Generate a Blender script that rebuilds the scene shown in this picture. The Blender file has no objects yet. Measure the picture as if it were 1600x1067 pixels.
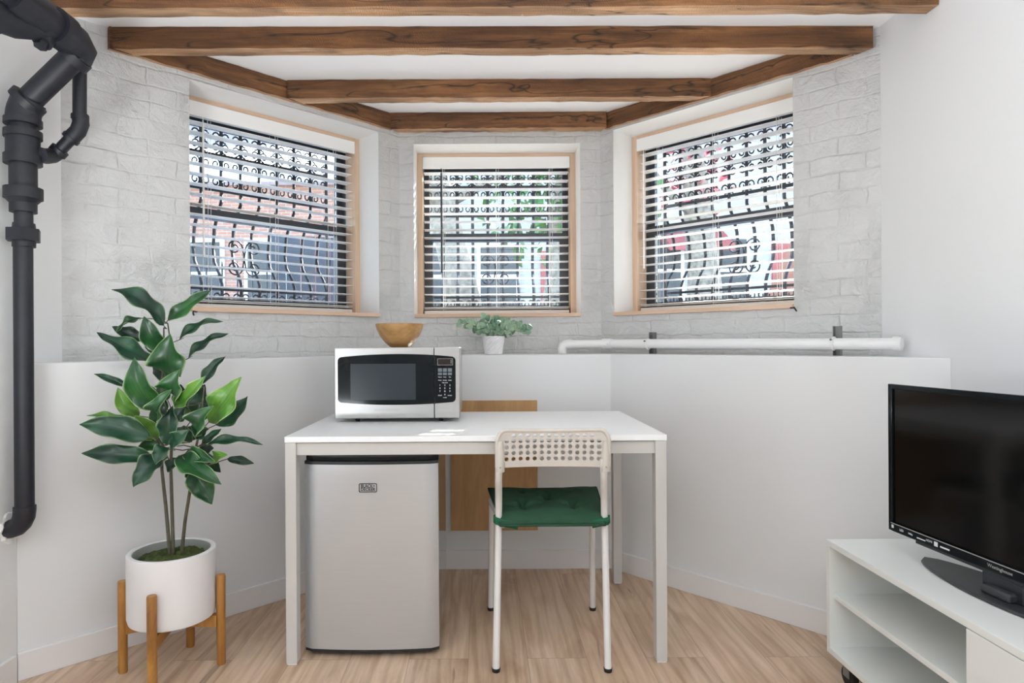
import bpy, math, random
from mathutils import Matrix, Vector
random.seed(7)
S = bpy.context.scene
COL = S.collection
PI = math.pi

# ------------------------------------------------------------------ camera
F, CX, CY, EYE, ROLL = 1000.0, 755.0, 536.0, 1.04, 0.006
cam_d = bpy.data.cameras.new('camera'); cam = bpy.data.objects.new('camera', cam_d); COL.objects.link(cam)
cam_d.sensor_width = 36; cam_d.lens = 36 * F / 1600
cam_d.shift_x = (800 - CX) / 1600; cam_d.shift_y = (CY - 533.5) / 1600
cam_d.clip_start = 0.02; cam_d.clip_end = 300
cam.matrix_world = Matrix.Translation((0, 0, EYE)) @ Matrix.Rotation(PI / 2, 4, 'X') @ Matrix.Rotation(-ROLL, 4, 'Z')
S.camera = cam
S.view_settings.view_transform = 'Standard'; S.view_settings.look = 'None'
S.view_settings.gamma = 1; S.view_settings.use_curve_mapping = False
S.view_settings.exposure = 0.30
S.cycles.max_bounces = 10; S.cycles.diffuse_bounces = 6; S.cycles.transparent_max_bounces = 24
S.cycles.sample_clamp_indirect = 6

# ------------------------------------------------------------------ world, sun, added fill lights
w = bpy.data.worlds.new('world'); S.world = w; w.use_nodes = True
nt = w.node_tree; nt.nodes.clear()
sky = nt.nodes.new('ShaderNodeTexSky'); sky.sky_type = 'NISHITA'; sky.sun_disc = False
sky.sun_elevation = math.radians(27); sky.sun_rotation = math.radians(20); sky.air_density = 1.0; sky.dust_density = 1.5
bg = nt.nodes.new('ShaderNodeBackground'); bg.inputs[1].default_value = 1.5
wo = nt.nodes.new('ShaderNodeOutputWorld')
nt.links.new(sky.outputs[0], bg.inputs[0]); nt.links.new(bg.outputs[0], wo.inputs[0])
sd = bpy.data.lights.new('sun', 'SUN'); sd.energy = 18.0; sd.angle = math.radians(0.6); sd.color = (1, .95, .88)
sun = bpy.data.objects.new('sun', sd); COL.objects.link(sun)
sun.rotation_euler = Vector((-0.36, -1.0, -0.50)).to_track_quat('-Z', 'Y').to_euler()

def area(name, loc, aim, sx, sy, e, col=(1, 1, 1)):
    d = bpy.data.lights.new(name, 'AREA'); d.shape = 'RECTANGLE'; d.size = sx; d.size_y = sy; d.energy = e; d.color = col
    o = bpy.data.objects.new(name, d); COL.objects.link(o); o.location = loc
    o.rotation_euler = (Vector(aim) - Vector(loc)).to_track_quat('-Z', 'Y').to_euler()
    return o
LC = (.89, .955, 1)
area('overhead_fill', (-0.1, -0.35, 2.15), (-0.1, -0.1, 0), 2.4, 1.2, 20, LC)  # unseen overhead fill added behind the camera, no fixture modelled
area('overhead_fill', (-0.1, -2.3, 2.15), (0.0, -1.9, 0), 2.4, 1.6, 10, LC)  # second overhead fill, added further back in the room
area('rear_fill', (.75, -4.3, 1.25), (.1, 3.0, 1.35), 1.3, 1.8, 10, LC)  # added fill from the rear, the back wall has no opening
area('upward_fill', (-1.1, .5, .6), (-1.1, .51, 2.6), .5, .5, 29, LC)  # unseen fill added at the left, brightens the ceiling from below
area('upward_fill', (1.1, .3, .7), (1.1, .31, 2.6), .4, .4, 17, LC)  # weaker upward fill added out of frame at the right

# ------------------------------------------------------------------ helpers
def unroll(px, py):
    dx, dy = px - CX, CY - py; c, s = math.cos(ROLL), math.sin(ROLL)
    return (dx * c + dy * s) / F, (-dx * s + dy * c) / F
def P(px, py, Y):
    a, b = unroll(px, py); return Vector((a * Y, Y, EYE + b * Y))
def G(px, py, Z):
    a, b = unroll(px, py); Y = (Z - EYE) / b; return Vector((a * Y, Y, Z))

class MB:
    def __init__(s): s.v = []; s.f = []; s.m = []; s.uv = {}
    def add(s, vs, fs, m=0):
        o = len(s.v); s.v += [tuple(v) for v in vs]
        for f in fs: s.f.append(tuple(i + o for i in f)); s.m.append(m)
        return s
    def box(s, x0, x1, y0, y1, z0, z1, m=0, M=None):
        vs = [Vector((x, y, z)) for z in (z0, z1) for y in (y0, y1) for x in (x0, x1)]
        if M is not None: vs = [M @ v for v in vs]
        return s.add(vs, [(0, 2, 3, 1), (4, 5, 7, 6), (0, 1, 5, 4), (2, 6, 7, 3), (0, 4, 6, 2), (1, 3, 7, 5)], m)
    def prism(s, pts, z0, z1, m=0, M=None):
        n = len(pts)
        vs = [Vector((p[0], p[1], z)) for z in (z0, z1) for p in pts]
        if M is not None: vs = [M @ v for v in vs]
        return s.add(vs, [tuple(range(n))[::-1], tuple(range(n, 2 * n))] + [(i, (i + 1) % n, n + (i + 1) % n, n + i) for i in range(n)], m)
    def tube(s, pts, r, n=12, m=0, cap=True, flat=1.0):
        pts = [Vector(p) for p in pts]; k = len(pts)
        rs = r if isinstance(r, (list, tuple)) else [r] * k
        t0 = (pts[1] - pts[0]).normalized()
        ref = Vector((0, 0, 1)) if abs(t0.z) < .9 else Vector((1, 0, 0))
        nrm = (ref - t0 * ref.dot(t0)).normalized(); vs = []
        for i, p in enumerate(pts):
            a = pts[max(i - 1, 0)]; b = pts[min(i + 1, k - 1)]
            t = (b - a)
            t = t.normalized() if t.length > 1e-9 else t0
            nn = nrm - t * nrm.dot(t)
            if nn.length > 1e-6: nrm = nn.normalized()
            bn = t.cross(nrm)
            for j in range(n):
                an = 2 * PI * j / n
                vs.append(p + nrm * (math.cos(an) * rs[i]) + bn * (math.sin(an) * rs[i] * flat))
        fs = [(i * n + j, i * n + (j + 1) % n, (i + 1) * n + (j + 1) % n, (i + 1) * n + j) for i in range(k - 1) for j in range(n)]
        if cap: fs += [tuple(range(n))[::-1], tuple(range((k - 1) * n, k * n))]
        return s.add(vs, fs, m)
    def lathe(s, prof, n=32, c=(0, 0, 0), m=0, M=None, cap=3):
        vs = [Vector((c[0] + r * math.cos(2 * PI * j / n), c[1] + r * math.sin(2 * PI * j / n), c[2] + z)) for r, z in prof for j in range(n)]
        if M is not None: vs = [M @ v for v in vs]
        k = len(prof)
        fs = [(i * n + j, i * n + (j + 1) % n, (i + 1) * n + (j + 1) % n, (i + 1) * n + j) for i in range(k - 1) for j in range(n)]
        if cap & 1: fs.append(tuple(range(n))[::-1])
        if cap & 2: fs.append(tuple(range((k - 1) * n, k * n)))
        return s.add(vs, fs, m)
    def build(s, name, mats, parent=None, smooth=False, bevel=0, seg=2, loc=None):
        me = bpy.data.meshes.new(name); me.from_pydata(s.v, [], s.f); me.validate()
        if not isinstance(mats, (list, tuple)): mats = [mats]
        for mm in mats: me.materials.append(mm)
        if len(mats) > 1 and len(me.polygons) == len(s.m): me.polygons.foreach_set('material_index', s.m)
        o = bpy.data.objects.new(name, me); COL.objects.link(o)
        if parent: o.parent = parent
        if loc is not None: o.location = loc
        if smooth: me.shade_smooth()
        if smooth == 'auto': me.set_sharp_from_angle(angle=math.radians(38))
        if bevel:
            b = o.modifiers.new('bevel', 'BEVEL'); b.width = bevel; b.segments = seg; b.limit_method = 'ANGLE'; b.angle_limit = math.radians(40)
            me.shade_smooth(); b.harden_normals = True
            me.set_sharp_from_angle(angle=math.radians(35)) if not smooth else None
        return o

def tag(o, label=None, cat=None, group=None, kind=None):
    if label: o['label'] = label
    if cat: o['category'] = cat
    if group: o['group'] = group
    if kind: o['kind'] = kind
    return o
def empty(name, loc=(0, 0, 0), rz=0, **k):
    o = bpy.data.objects.new(name, None); COL.objects.link(o); o.location = loc; o.rotation_euler = (0, 0, rz); o.empty_display_size = .05
    return tag(o, **k)
def text_mesh(txt, size, mat, name, parent, M, ext=.0004, bold=0, ax='CENTER'):
    c = bpy.data.curves.new('t', 'FONT'); c.body = txt; c.size = size; c.extrude = ext; c.align_x = ax; c.align_y = 'CENTER'; c.offset = bold; c.resolution_u = 3
    t = bpy.data.objects.new('t', c); COL.objects.link(t)
    dg = bpy.context.evaluated_depsgraph_get(); me = bpy.data.meshes.new_from_object(t.evaluated_get(dg))
    bpy.data.objects.remove(t); me.materials.clear(); me.materials.append(mat)
    o = bpy.data.objects.new(name, me); COL.objects.link(o); me.transform(M)
    if parent: o.parent = parent
    return o

# ------------------------------------------------------------------ materials
def newmat(name):
    m = bpy.data.materials.new(name); m.use_nodes = True; t = m.node_tree; t.nodes.clear()
    out = t.nodes.new('ShaderNodeOutputMaterial'); b = t.nodes.new('ShaderNodeBsdfPrincipled')
    t.links.new(b.outputs[0], out.inputs[0]); return m, t, b
def N(t, k, **a):
    n = t.nodes.new(k)
    for x, y in a.items(): setattr(n, x, y)
    return n
def coords(t, scale=(1, 1, 1), which='Object', rot=(0, 0, 0)):
    tc = N(t, 'ShaderNodeTexCoord'); mp = N(t, 'ShaderNodeMapping')
    mp.inputs['Scale'].default_value = scale; mp.inputs['Rotation'].default_value = rot
    t.links.new(tc.outputs[which], mp.inputs[0]); return mp.outputs[0]
def noise(t, vec, scale, detail=4, rough=.55, dist=0):
    n = N(t, 'ShaderNodeTexNoise'); n.inputs['Scale'].default_value = scale; n.inputs['Detail'].default_value = detail
    n.inputs['Roughness'].default_value = rough; n.inputs['Distortion'].default_value = dist
    t.links.new(vec, n.inputs['Vector']); return n.outputs[0]
def ramp(t, fac, stops):
    r = N(t, 'ShaderNodeValToRGB'); e = r.color_ramp.elements
    while len(e) < len(stops): e.new(.5)
    for i, (p, c) in enumerate(stops): e[i].position = p; e[i].color = (*c, 1) if len(c) == 3 else c
    t.links.new(fac, r.inputs[0]); return r.outputs[0]
def mix(t, a, b, fac, mode='MIX'):
    m = N(t, 'ShaderNodeMix', data_type='RGBA', blend_type=mode)
    for i, x in ((6, a), (7, b)):
        if isinstance(x, tuple): m.inputs[i].default_value = (*x, 1)
        else: t.links.new(x, m.inputs[i])
    if isinstance(fac, (int, float)): m.inputs[0].default_value = fac
    else: t.links.new(fac, m.inputs[0])
    return m.outputs[2]
def math_(t, op, a, b=None, c=None):
    m = N(t, 'ShaderNodeMath', operation=op)
    for i, x in enumerate((a, b, c)):
        if x is None: continue
        if isinstance(x, (int, float)): m.inputs[i].default_value = x
        else: t.links.new(x, m.inputs[i])
    return m.outputs[0]
def bump(t, b, h, strength=.3, dist=.01):
    n = N(t, 'ShaderNodeBump'); n.inputs['Strength'].default_value = strength; n.inputs['Distance'].default_value = dist
    t.links.new(h, n.inputs['Height']); t.links.new(n.outputs[0], b.inputs['Normal']); return n
def plain(name, col, rough=.5, metal=0, var=.04, scale=6, bmp=0, bscale=60, spec=.5, coat=0):
    m, t, b = newmat(name); v = coords(t)
    n = noise(t, v, scale, 3)
    c = ramp(t, n, [(.3, tuple(x * (1 - var) for x in col)), (.7, tuple(min(1, x * (1 + var)) for x in col))])
    t.links.new(c, b.inputs['Base Color']); b.inputs['Roughness'].default_value = rough; b.inputs['Metallic'].default_value = metal
    b.inputs['Specular IOR Level'].default_value = spec; b.inputs['Coat Weight'].default_value = coat
    if bmp: bump(t, b, noise(t, v, bscale, 4), bmp, .002)
    return m

M = {}
M['wall'] = plain('white_wall_paint', (.80, .805, .81), .75, var=.012, scale=1.5, bmp=.06, bscale=120)
M['knee'] = plain('white_low_wall_paint', (.745, .75, .755), .7, var=.012, scale=1.2, bmp=.05, bscale=120)
M['ceiling'] = plain('white_ceiling_paint', (.90, .90, .91), .8, var=.01, scale=2)
M['trim'] = plain('white_trim_paint', (.78, .76, .76), .4, var=.01)
M['reveal'] = plain('white_reveal_plaster', (.82, .82, .81), .7, var=.015, scale=8, bmp=.25, bscale=25)

def brick_mat():
    m, t, b = newmat('white_painted_brick'); v = coords(t)
    tc = N(t, 'ShaderNodeSeparateXYZ'); t.links.new(v, tc.inputs[0])
    cb = N(t, 'ShaderNodeCombineXYZ'); t.links.new(tc.outputs[0], cb.inputs[0]); t.links.new(tc.outputs[2], cb.inputs[1])
    wob = noise(t, v, 7, 4); wv = N(t, 'ShaderNodeVectorMath', operation='MULTIPLY_ADD')
    t.links.new(wob, wv.inputs[0]); wv.inputs[1].default_value = (.05, .035, 0); t.links.new(cb.outputs[0], wv.inputs[2])
    br = N(t, 'ShaderNodeTexBrick'); t.links.new(wv.outputs[0], br.inputs['Vector'])
    br.inputs['Scale'].default_value = 1; br.inputs['Brick Width'].default_value = .205; br.inputs['Row Height'].default_value = .068
    br.inputs['Mortar Size'].default_value = .006; br.inputs['Mortar Smooth'].default_value = 1.0
    big = noise(t, v, 3.2, 3); fine = noise(t, v, 38, 6, .65); mid = noise(t, v, 13, 4, .6, .8)
    joint = math_(t, 'MULTIPLY', br.outputs['Fac'], ramp(t, noise(t, v, 5, 2), [(.35, (.25,) * 3), (.65, (1,) * 3)]))
    h = math_(t, 'MULTIPLY_ADD', joint, -.30, math_(t, 'MULTIPLY', mid, 1.1))
    h = math_(t, 'MULTIPLY_ADD', fine, .30, h); h = math_(t, 'MULTIPLY_ADD', big, 1.0, h)
    v2 = coords(t, (1, 1, 1.0)); rg = noise(t, v2, 9, 5, .7, 2.2)
    ridge = math_(t, 'SUBTRACT', 1, math_(t, 'MULTIPLY', math_(t, 'ABSOLUTE', math_(t, 'SUBTRACT', rg, .5)), 14)); ridge = math_(t, 'MAXIMUM', ridge, 0)
    rmask = ramp(t, noise(t, v2, 4.3, 2), [(.45, (0, 0, 0)), (.65, (1, 1, 1))])
    h = math_(t, 'MULTIPLY_ADD', math_(t, 'MULTIPLY', ridge, rmask), .16, h)
    bump(t, b, h, .9, .0135)
    c = ramp(t, mid, [(.25, (.575, .575, .57)), (.6, (.615, .615, .61))])
    pit = ramp(t, noise(t, v, 55, 2), [(.74, (0, 0, 0)), (.80, (1, 1, 1))])
    c = mix(t, c, (.45, .42, .39), math_(t, 'MULTIPLY', pit, .12))
    t.links.new(c, b.inputs['Base Color']); b.inputs['Roughness'].default_value = .55
    return m
M['brick'] = brick_mat()

def wood_mat(name, c0, c1, c2, axis=0, sc=1.0, rough=.55, rings=7, contrast=1.0, bmp=.15, stretch=.06, saw=False, knots=False):
    m, t, b = newmat(name)
    s = [sc] * 3; s[axis] = sc * stretch
    oi = N(t, 'ShaderNodeObjectInfo'); v0 = coords(t, tuple(s))
    ad = N(t, 'ShaderNodeVectorMath', operation='ADD'); t.links.new(v0, ad.inputs[0])
    ml = N(t, 'ShaderNodeVectorMath', operation='SCALE'); ml.inputs[3].default_value = 9; 
    cx = N(t, 'ShaderNodeCombineXYZ'); [t.links.new(oi.outputs['Random'], cx.inputs[i]) for i in range(3)]
    t.links.new(cx.outputs[0], ml.inputs[0]); t.links.new(ml.outputs[0], ad.inputs[1]); v = ad.outputs[0]
    n1 = noise(t, v, rings * (3 if saw else 1), 6, .65, 1.2); n2 = noise(t, v, rings * (12 if saw else 7), 4, .6)
    c = ramp(t, n1, [(.25, c0), (.5, c1), (.75, c2)])
    fine = ramp(t, n2, [(.3, (1 - .35 * contrast,) * 3), (.6, (1, 1, 1))])
    c = mix(t, c, fine, .8, 'MULTIPLY'); h = n2
    if saw:
        vs = coords(t, (1, 1, 1), rot=(0, math.radians(28), 0))
        wv = N(t, 'ShaderNodeTexWave', wave_type='BANDS'); wv.inputs['Scale'].default_value = 48; wv.inputs['Distortion'].default_value = 7; wv.inputs['Detail'].default_value = 3; wv.inputs['Detail Scale'].default_value = 1.3
        t.links.new(vs, wv.inputs[0])
        sm = ramp(t, noise(t, coords(t, (1, 1, 3)), 4, 3), [(.4, (0, 0, 0)), (.65, (1, 1, 1))])
        fac = math_(t, 'MULTIPLY', ramp(t, wv.outputs['Fac'], [(.55, (0, 0, 0)), (.95, (1, 1, 1))]), sm)
        c = mix(t, c, tuple(min(1, x * 1.9) for x in c1), math_(t, 'MULTIPLY', fac, .28))
        bigv = ramp(t, noise(t, coords(t, (.5, 1.5, 1.5)), 2.2, 3, .6), [(.35, (.55, .5, .46)), (.6, (1.15, 1.12, 1.1))]); c = mix(t, c, bigv, 1, 'MULTIPLY')
        crk = math_(t, 'ABSOLUTE', math_(t, 'SUBTRACT', noise(t, coords(t, (.10, 1, 1)), 9, 3, .5, 1.0), .5))
        c = mix(t, c, tuple(x * .2 for x in c0), ramp(t, crk, [(.0, (.9,) * 3), (.012, (0,) * 3)]))
        blot = ramp(t, noise(t, coords(t, (.8, 2, 2)), 3.5, 5, .65, .5), [(.5, (0, 0, 0)), (.72, (1, 1, 1))])
        c = mix(t, c, tuple(x * .25 for x in c0), math_(t, 'MULTIPLY', blot, .75))
        fl = ramp(t, noise(t, coords(t, (1, 1, 1)), 30, 2), [(.76, (0, 0, 0)), (.79, (1, 1, 1))])
        c = mix(t, c, (.7, .66, .6), math_(t, 'MULTIPLY', fl, .5)); h = math_(t, 'ADD', n2, math_(t, 'MULTIPLY', wv.outputs['Fac'], .5))
    t.links.new(c, b.inputs['Base Color']); b.inputs['Roughness'].default_value = rough
    bump(t, b, h, bmp, .003); return m
M['beam'] = wood_mat('rough_sawn_brown_timber', (.075, .028, .010), (.22, .095, .032), (.40, .20, .08), 0, 1, .6, 6, 1.6, .5, .07, saw=True)
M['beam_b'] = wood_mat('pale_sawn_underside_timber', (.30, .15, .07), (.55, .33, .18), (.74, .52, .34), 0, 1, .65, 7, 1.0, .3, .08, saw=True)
M['pine'] = wood_mat('pale_pine_casing', (.62, .43, .29), (.72, .52, .37), (.78, .60, .45), 2, 1, .5, 9, .4, .1)
M['pine_x'] = wood_mat('pale_pine_sill', (.62, .41, .28), (.70, .49, .35), (.76, .56, .42), 0, 1, .5, 9, .4, .1)
M['ply'] = wood_mat('honey_plywood', (.38, .20, .08), (.52, .30, .125), (.62, .385, .18), 2, 1, .45, 6, .6, .1, .12)
M['acacia'] = wood_mat('varnished_acacia_wood', (.10, .035, .012), (.44, .20, .045), (.80, .48, .13), 2, 1, .35, 6.5, .9, .1, .15)
M['bowl'] = wood_mat('turned_bowl_wood', (.27, .13, .04), (.42, .23, .085), (.55, .33, .14), 0, 1, .4, 13, .6, .1, .35)

def floor_mat():
    m, t, b = newmat('pale_oak_laminate'); v = coords(t)
    sp = N(t, 'ShaderNodeSeparateXYZ'); t.links.new(v, sp.inputs[0])
    cb = N(t, 'ShaderNodeCombineXYZ'); t.links.new(sp.outputs[1], cb.inputs[0]); t.links.new(sp.outputs[0], cb.inputs[1])
    mp = N(t, 'ShaderNodeMapping'); mp.inputs['Location'].default_value = (.33, .055, 0); t.links.new(cb.outputs[0], mp.inputs[0])
    def br(c1, c2, ms):
        n = N(t, 'ShaderNodeTexBrick'); t.links.new(mp.outputs[0], n.inputs['Vector'])
        n.inputs['Scale'].default_value = 1; n.inputs['Brick Width'].default_value = 1.22; n.inputs['Row Height'].default_value = .195
        n.inputs['Mortar Size'].default_value = ms; n.inputs['Color1'].default_value = c1; n.inputs['Color2'].default_value = c2; n.inputs['Mortar'].default_value = (.5, .5, .5, 1)
        n.offset = .37; n.offset_frequency = 2; return n
    idn = br((0, 0, 0, 1), (1, 1, 1, 1), 0.0)
    sc = N(t, 'ShaderNodeVectorMath', operation='SCALE'); sc.inputs[3].default_value = 7.0; t.links.new(idn.outputs['Color'], sc.inputs[0])
    ad = N(t, 'ShaderNodeVectorMath', operation='ADD'); t.links.new(v, ad.inputs[0]); t.links.new(sc.outputs[0], ad.inputs[1])
    def stretched(x, y):
        q = N(t, 'ShaderNodeVectorMath', operation='MULTIPLY'); q.inputs[1].default_value = (x, y, 1); t.links.new(ad.outputs[0], q.inputs[0]); return q.outputs[0]
    g = noise(t, stretched(1, .16), 8, 5, .6, 1.6)
    cath = N(t, 'ShaderNodeTexWave', wave_type='BANDS', bands_direction='X'); t.links.new(stretched(1, .14), cath.inputs[0])
    cath.inputs['Scale'].default_value = 7; cath.inputs['Distortion'].default_value = 9; cath.inputs['Detail'].default_value = 3; cath.inputs['Detail Scale'].default_value = .8
    c = ramp(t, g, [(.28, (.46, .31, .20)), (.5, (.65, .475, .335)), (.72, (.78, .60, .46))])
    c = mix(t, c, ramp(t, cath.outputs['Fac'], [(.0, (.74, .68, .62)), (.45, (1, 1, 1))]), .55, 'MULTIPLY')
    fine = noise(t, stretched(1, .04), 70, 4)
    c = mix(t, c, ramp(t, fine, [(.3, (.82, .8, .78)), (.6, (1, 1, 1))]), .8, 'MULTIPLY')
    cr = ramp(t, noise(t, stretched(1, .11), 11, 2, .4, 2.5), [(.70, (0, 0, 0)), (.75, (1, 1, 1))])
    c = mix(t, c, (.16, .10, .06), math_(t, 'MULTIPLY', cr, .55))
    c = mix(t, c, ramp(t, idn.outputs['Color'], [(0, (.88, .88, .88)), (1, (1.0, 1.0, 1.0))]), 1, 'MULTIPLY')
    ln = br((0, 0, 0, 1), (0, 0, 0, 1), .0012)
    c = mix(t, c, (.25, .17, .11), math_(t, 'MULTIPLY', ln.outputs['Fac'], .6))
    t.links.new(c, b.inputs['Base Color']); b.inputs['Roughness'].default_value = .42; b.inputs['Specular IOR Level'].default_value = .4
    bump(t, b, fine, .05, .002); return m
M['floor'] = floor_mat()

M['white_lam'] = plain('white_laminate', (.86, .87, .88), .32, var=.006)
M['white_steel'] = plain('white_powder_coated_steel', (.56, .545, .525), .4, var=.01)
M['chair_steel'] = plain('white_chair_tube_enamel', (.72, .70, .68), .35, var=.01)
M['chair_plastic'] = plain('cream_white_plastic', (.60, .56, .51), .45, var=.01)
M['cushion'] = plain('dark_green_cotton', (.028, .076, .044), .9, var=.15, scale=20, bmp=.3, bscale=400, spec=.2)
M['strap'] = plain('green_cotton_strap', (.02, .13, .065), .85, var=.1, scale=20, bmp=.2, bscale=400, spec=.2)
M['console'] = plain('white_cabinet_laminate', (.80, .82, .80), .4, var=.006)
M['black_pl'] = plain('satin_black_plastic', (.016, .02, .024), .35, var=.1)
M['black_gl'] = plain('gloss_black_bezel', (.006, .009, .011), .10, var=.1, spec=.3)
M['screen'] = plain('black_glass_screen', (.003, .003, .003), .12, var=.1, spec=.35)
M['tvstand'] = plain('dark_grey_brushed_plastic', (.035, .037, .04), .4, var=.15, scale=40)
M['pipe'] = plain('matt_black_pipe_paint', (.010, .011, .017), .5, var=.25, scale=12, bmp=.15, bscale=40)
M['wpipe'] = plain('white_painted_pipe', (.80, .80, .80), .4, var=.02)
M['strut'] = plain('dark_galvanised_channel', (.24, .24, .24), .5, .4)
M['pot'] = plain('matt_white_ceramic', (.80, .79, .80), .5, var=.012, scale=5)
M['pot_in'] = plain('grey_pot_inside', (.33, .35, .32), .7, var=.02)  # inside of the planter, greyer than its outer face
M['blind'] = plain('white_faux_wood_slat', (.91, .905, .89), .4, var=.01)
M['blind_rail'] = plain('cream_bottom_rail', (.78, .73, .68), .4, var=.01)
M['cord'] = plain('white_cord', (.82, .82, .82), .7)
M['sash'] = plain('charcoal_window_sash', (.045, .05, .06), .4, var=.05)
M['iron'] = plain('black_wrought_iron', (.018, .018, .025), .5, var=.1)
M['mark_d'] = plain('black_lettering', (.015, .017, .02), .5)
M['mark_l'] = plain('white_printed_marks', (.75, .78, .80), .5)
M['mark_g'] = plain('grey_embossed_lettering', (.42, .42, .41), .35, .3)
M['lcd'] = plain('unlit_display', (.02, .012, .012), .2)
M['rubber'] = plain('black_rubber', (.012, .012, .012), .7)
M['screw'] = plain('zinc_screw', (.35, .35, .35), .3, 1)

def steel(name, col, rough, axis, sc=220, met=1.0, aniso=.0, str_=.04, var=.08):
    m, t, b = newmat(name); s = [1, 1, 1]; s[axis] = .01
    n = noise(t, coords(t, tuple(s)), sc, 3); c = ramp(t, n, [(.3, tuple(x * (1 - var) for x in col)), (.7, col)])
    t.links.new(c, b.inputs['Base Color']); b.inputs['Metallic'].default_value = met; b.inputs['Roughness'].default_value = rough
    bump(t, b, n, str_, .001); return m
M['steel'] = steel('brushed_stainless_steel', (.51, .51, .505), .33, 0)
M['fridge'] = steel('silver_fridge_door_skin', (.57, .60, .635), .38, 0, 160, .75, var=.03)
M['fridge_s'] = plain('glossy_grey_fridge_side', (.30, .30, .31), .12, .45, var=.01, coat=.3)

def glass_mat(name, tint=(1, 1, 1), refl=.05):
    m = bpy.data.materials.new(name); m.use_nodes = True; t = m.node_tree; t.nodes.clear()
    out = N(t, 'ShaderNodeOutputMaterial'); tr = N(t, 'ShaderNodeBsdfTransparent'); gl = N(t, 'ShaderNodeBsdfGlossy'); gl.inputs['Roughness'].default_value = .02
    tr.inputs[0].default_value = (*tint, 1); lw = N(t, 'ShaderNodeFresnel'); lw.inputs[0].default_value = 1.3
    mx = N(t, 'ShaderNodeMixShader'); t.links.new(lw.outputs[0], mx.inputs[0]); t.links.new(tr.outputs[0], mx.inputs[1]); t.links.new(gl.outputs[0], mx.inputs[2])
    t.links.new(mx.outputs[0], out.inputs[0]); return m
M['glass'] = glass_mat('window_glass', (.95, .97, .97))

def leaf_mat(name, base, light, rim, wl=.5):
    m, t, b = newmat(name)
    uv = N(t, 'ShaderNodeUVMap'); sp = N(t, 'ShaderNodeSeparateXYZ'); t.links.new(uv.outputs[0], sp.inputs[0])
    v = math_(t, 'ABSOLUTE', math_(t, 'SUBTRACT', sp.outputs[1], .5))      # 0 at midrib .. .5 at rim
    vv = math_(t, 'MULTIPLY', v, 2)
    fr = math_(t, 'FRACT', math_(t, 'ADD', math_(t, 'MULTIPLY', vv, 4.2), math_(t, 'MULTIPLY', sp.outputs[0], -1.8)))
    vein = ramp(t, fr, [(.0, (.72,) * 3), (.35, (1,) * 3), (.85, (1,) * 3), (1, (.72,) * 3)])
    n = noise(t, coords(t), 9, 3)
    c = mix(t, base, light, ramp(t, n, [(.4, (0, 0, 0)), (.65, (1, 1, 1))]))
    c = mix(t, c, vein, .8, 'MULTIPLY')
    c = mix(t, c, tuple(x * .5 for x in base), ramp(t, vv, [(.0, (.7,) * 3), (.06, (0,) * 3)]))
    c = mix(t, c, rim, ramp(t, vv, [(.88, (0,) * 3), (.98, (wl,) * 3)]))
    t.links.new(c, b.inputs['Base Color']); b.inputs['Roughness'].default_value = .33; b.inputs['Specular IOR Level'].default_value = .5
    b.inputs['Transmission Weight'].default_value = 0
    bump(t, b, fr, .25, .002)
    return m
M['leaf_d'] = leaf_mat('dark_green_leaf', (.006, .032, .020), (.014, .075, .032), (.35, .50, .22))
M['leaf_m'] = leaf_mat('green_leaf', (.007, .048, .015), (.024, .125, .026), (.50, .68, .30))
M['leaf_b'] = leaf_mat('lime_green_leaf', (.06, .20, .025), (.16, .34, .05), (.62, .74, .38))
M['stem'] = plain('olive_plant_stem', (.10, .09, .06), .6, var=.3, scale=30)
M['moss'] = plain('dried_moss', (.055, .075, .015), .95, var=.6, scale=60, bmp=1, bscale=90)
M['euc'] = leaf_mat('pale_eucalyptus_leaf', (.16, .30, .20), (.42, .56, .38), (.70, .80, .64), .5)

# ------------------------------------------------------------------ room shell
XL, XR, ZC, ZL = -1.456, 1.46, 2.19, .985
BL0, BL1, BR1, BR0 = Vector((XL, 2.213)), Vector((-.42, 3.25)), Vector((.60, 3.25)), Vector((XR, 2.343))
HL0, HL1, HR1, HR0 = Vector((XL, 1.99)), Vector((-.49, 2.955)), Vector((.588, 2.955)), Vector((XR, 1.995))
YB = -4.5
def struct(o): o['kind'] = 'structure'; return o
struct(MB().box(XL - .1, XR + .1, YB - .1, 3.7, -.05, 0).build('floor', M['floor']))
struct(MB().box(XL - .15, XR + .15, YB - .1, 3.7, ZC, ZC + .08).build('ceiling', M['ceiling']))
struct(MB().box(XL - .15, XL, YB, 2.24, 0, ZC).build('wall_left', M['wall']))
struct(MB().box(XR, XR + .15, YB, 2.37, 0, ZC).build('wall_right', M['wall']))
struct(MB().box(XL - .15, XR + .15, YB - .1, YB, 0, ZC).build('wall_back', M['wall']))
# low wall with its ledge in front of the brick
e = .01
kw = [HL0, HL1, HR1, HR0, Vector((XR, 2.33)), Vector((.592, 3.24)), Vector((-.418, 3.24)), Vector((XL, 2.205))]
struct(MB().prism([(p.x, p.y) for p in kw][::-1], 0, ZL).build('wall_lower', M['knee'], bevel=.004))

def hit(px, A, B):
    k = (px - CX) / F      # X = k*Y
    d = (B - A); # A.x+s*d.x = k*(A.y+s*d.y)
    s = (k * A.y - A.x) / (d.x - k * d.y); return s * d.length

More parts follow.
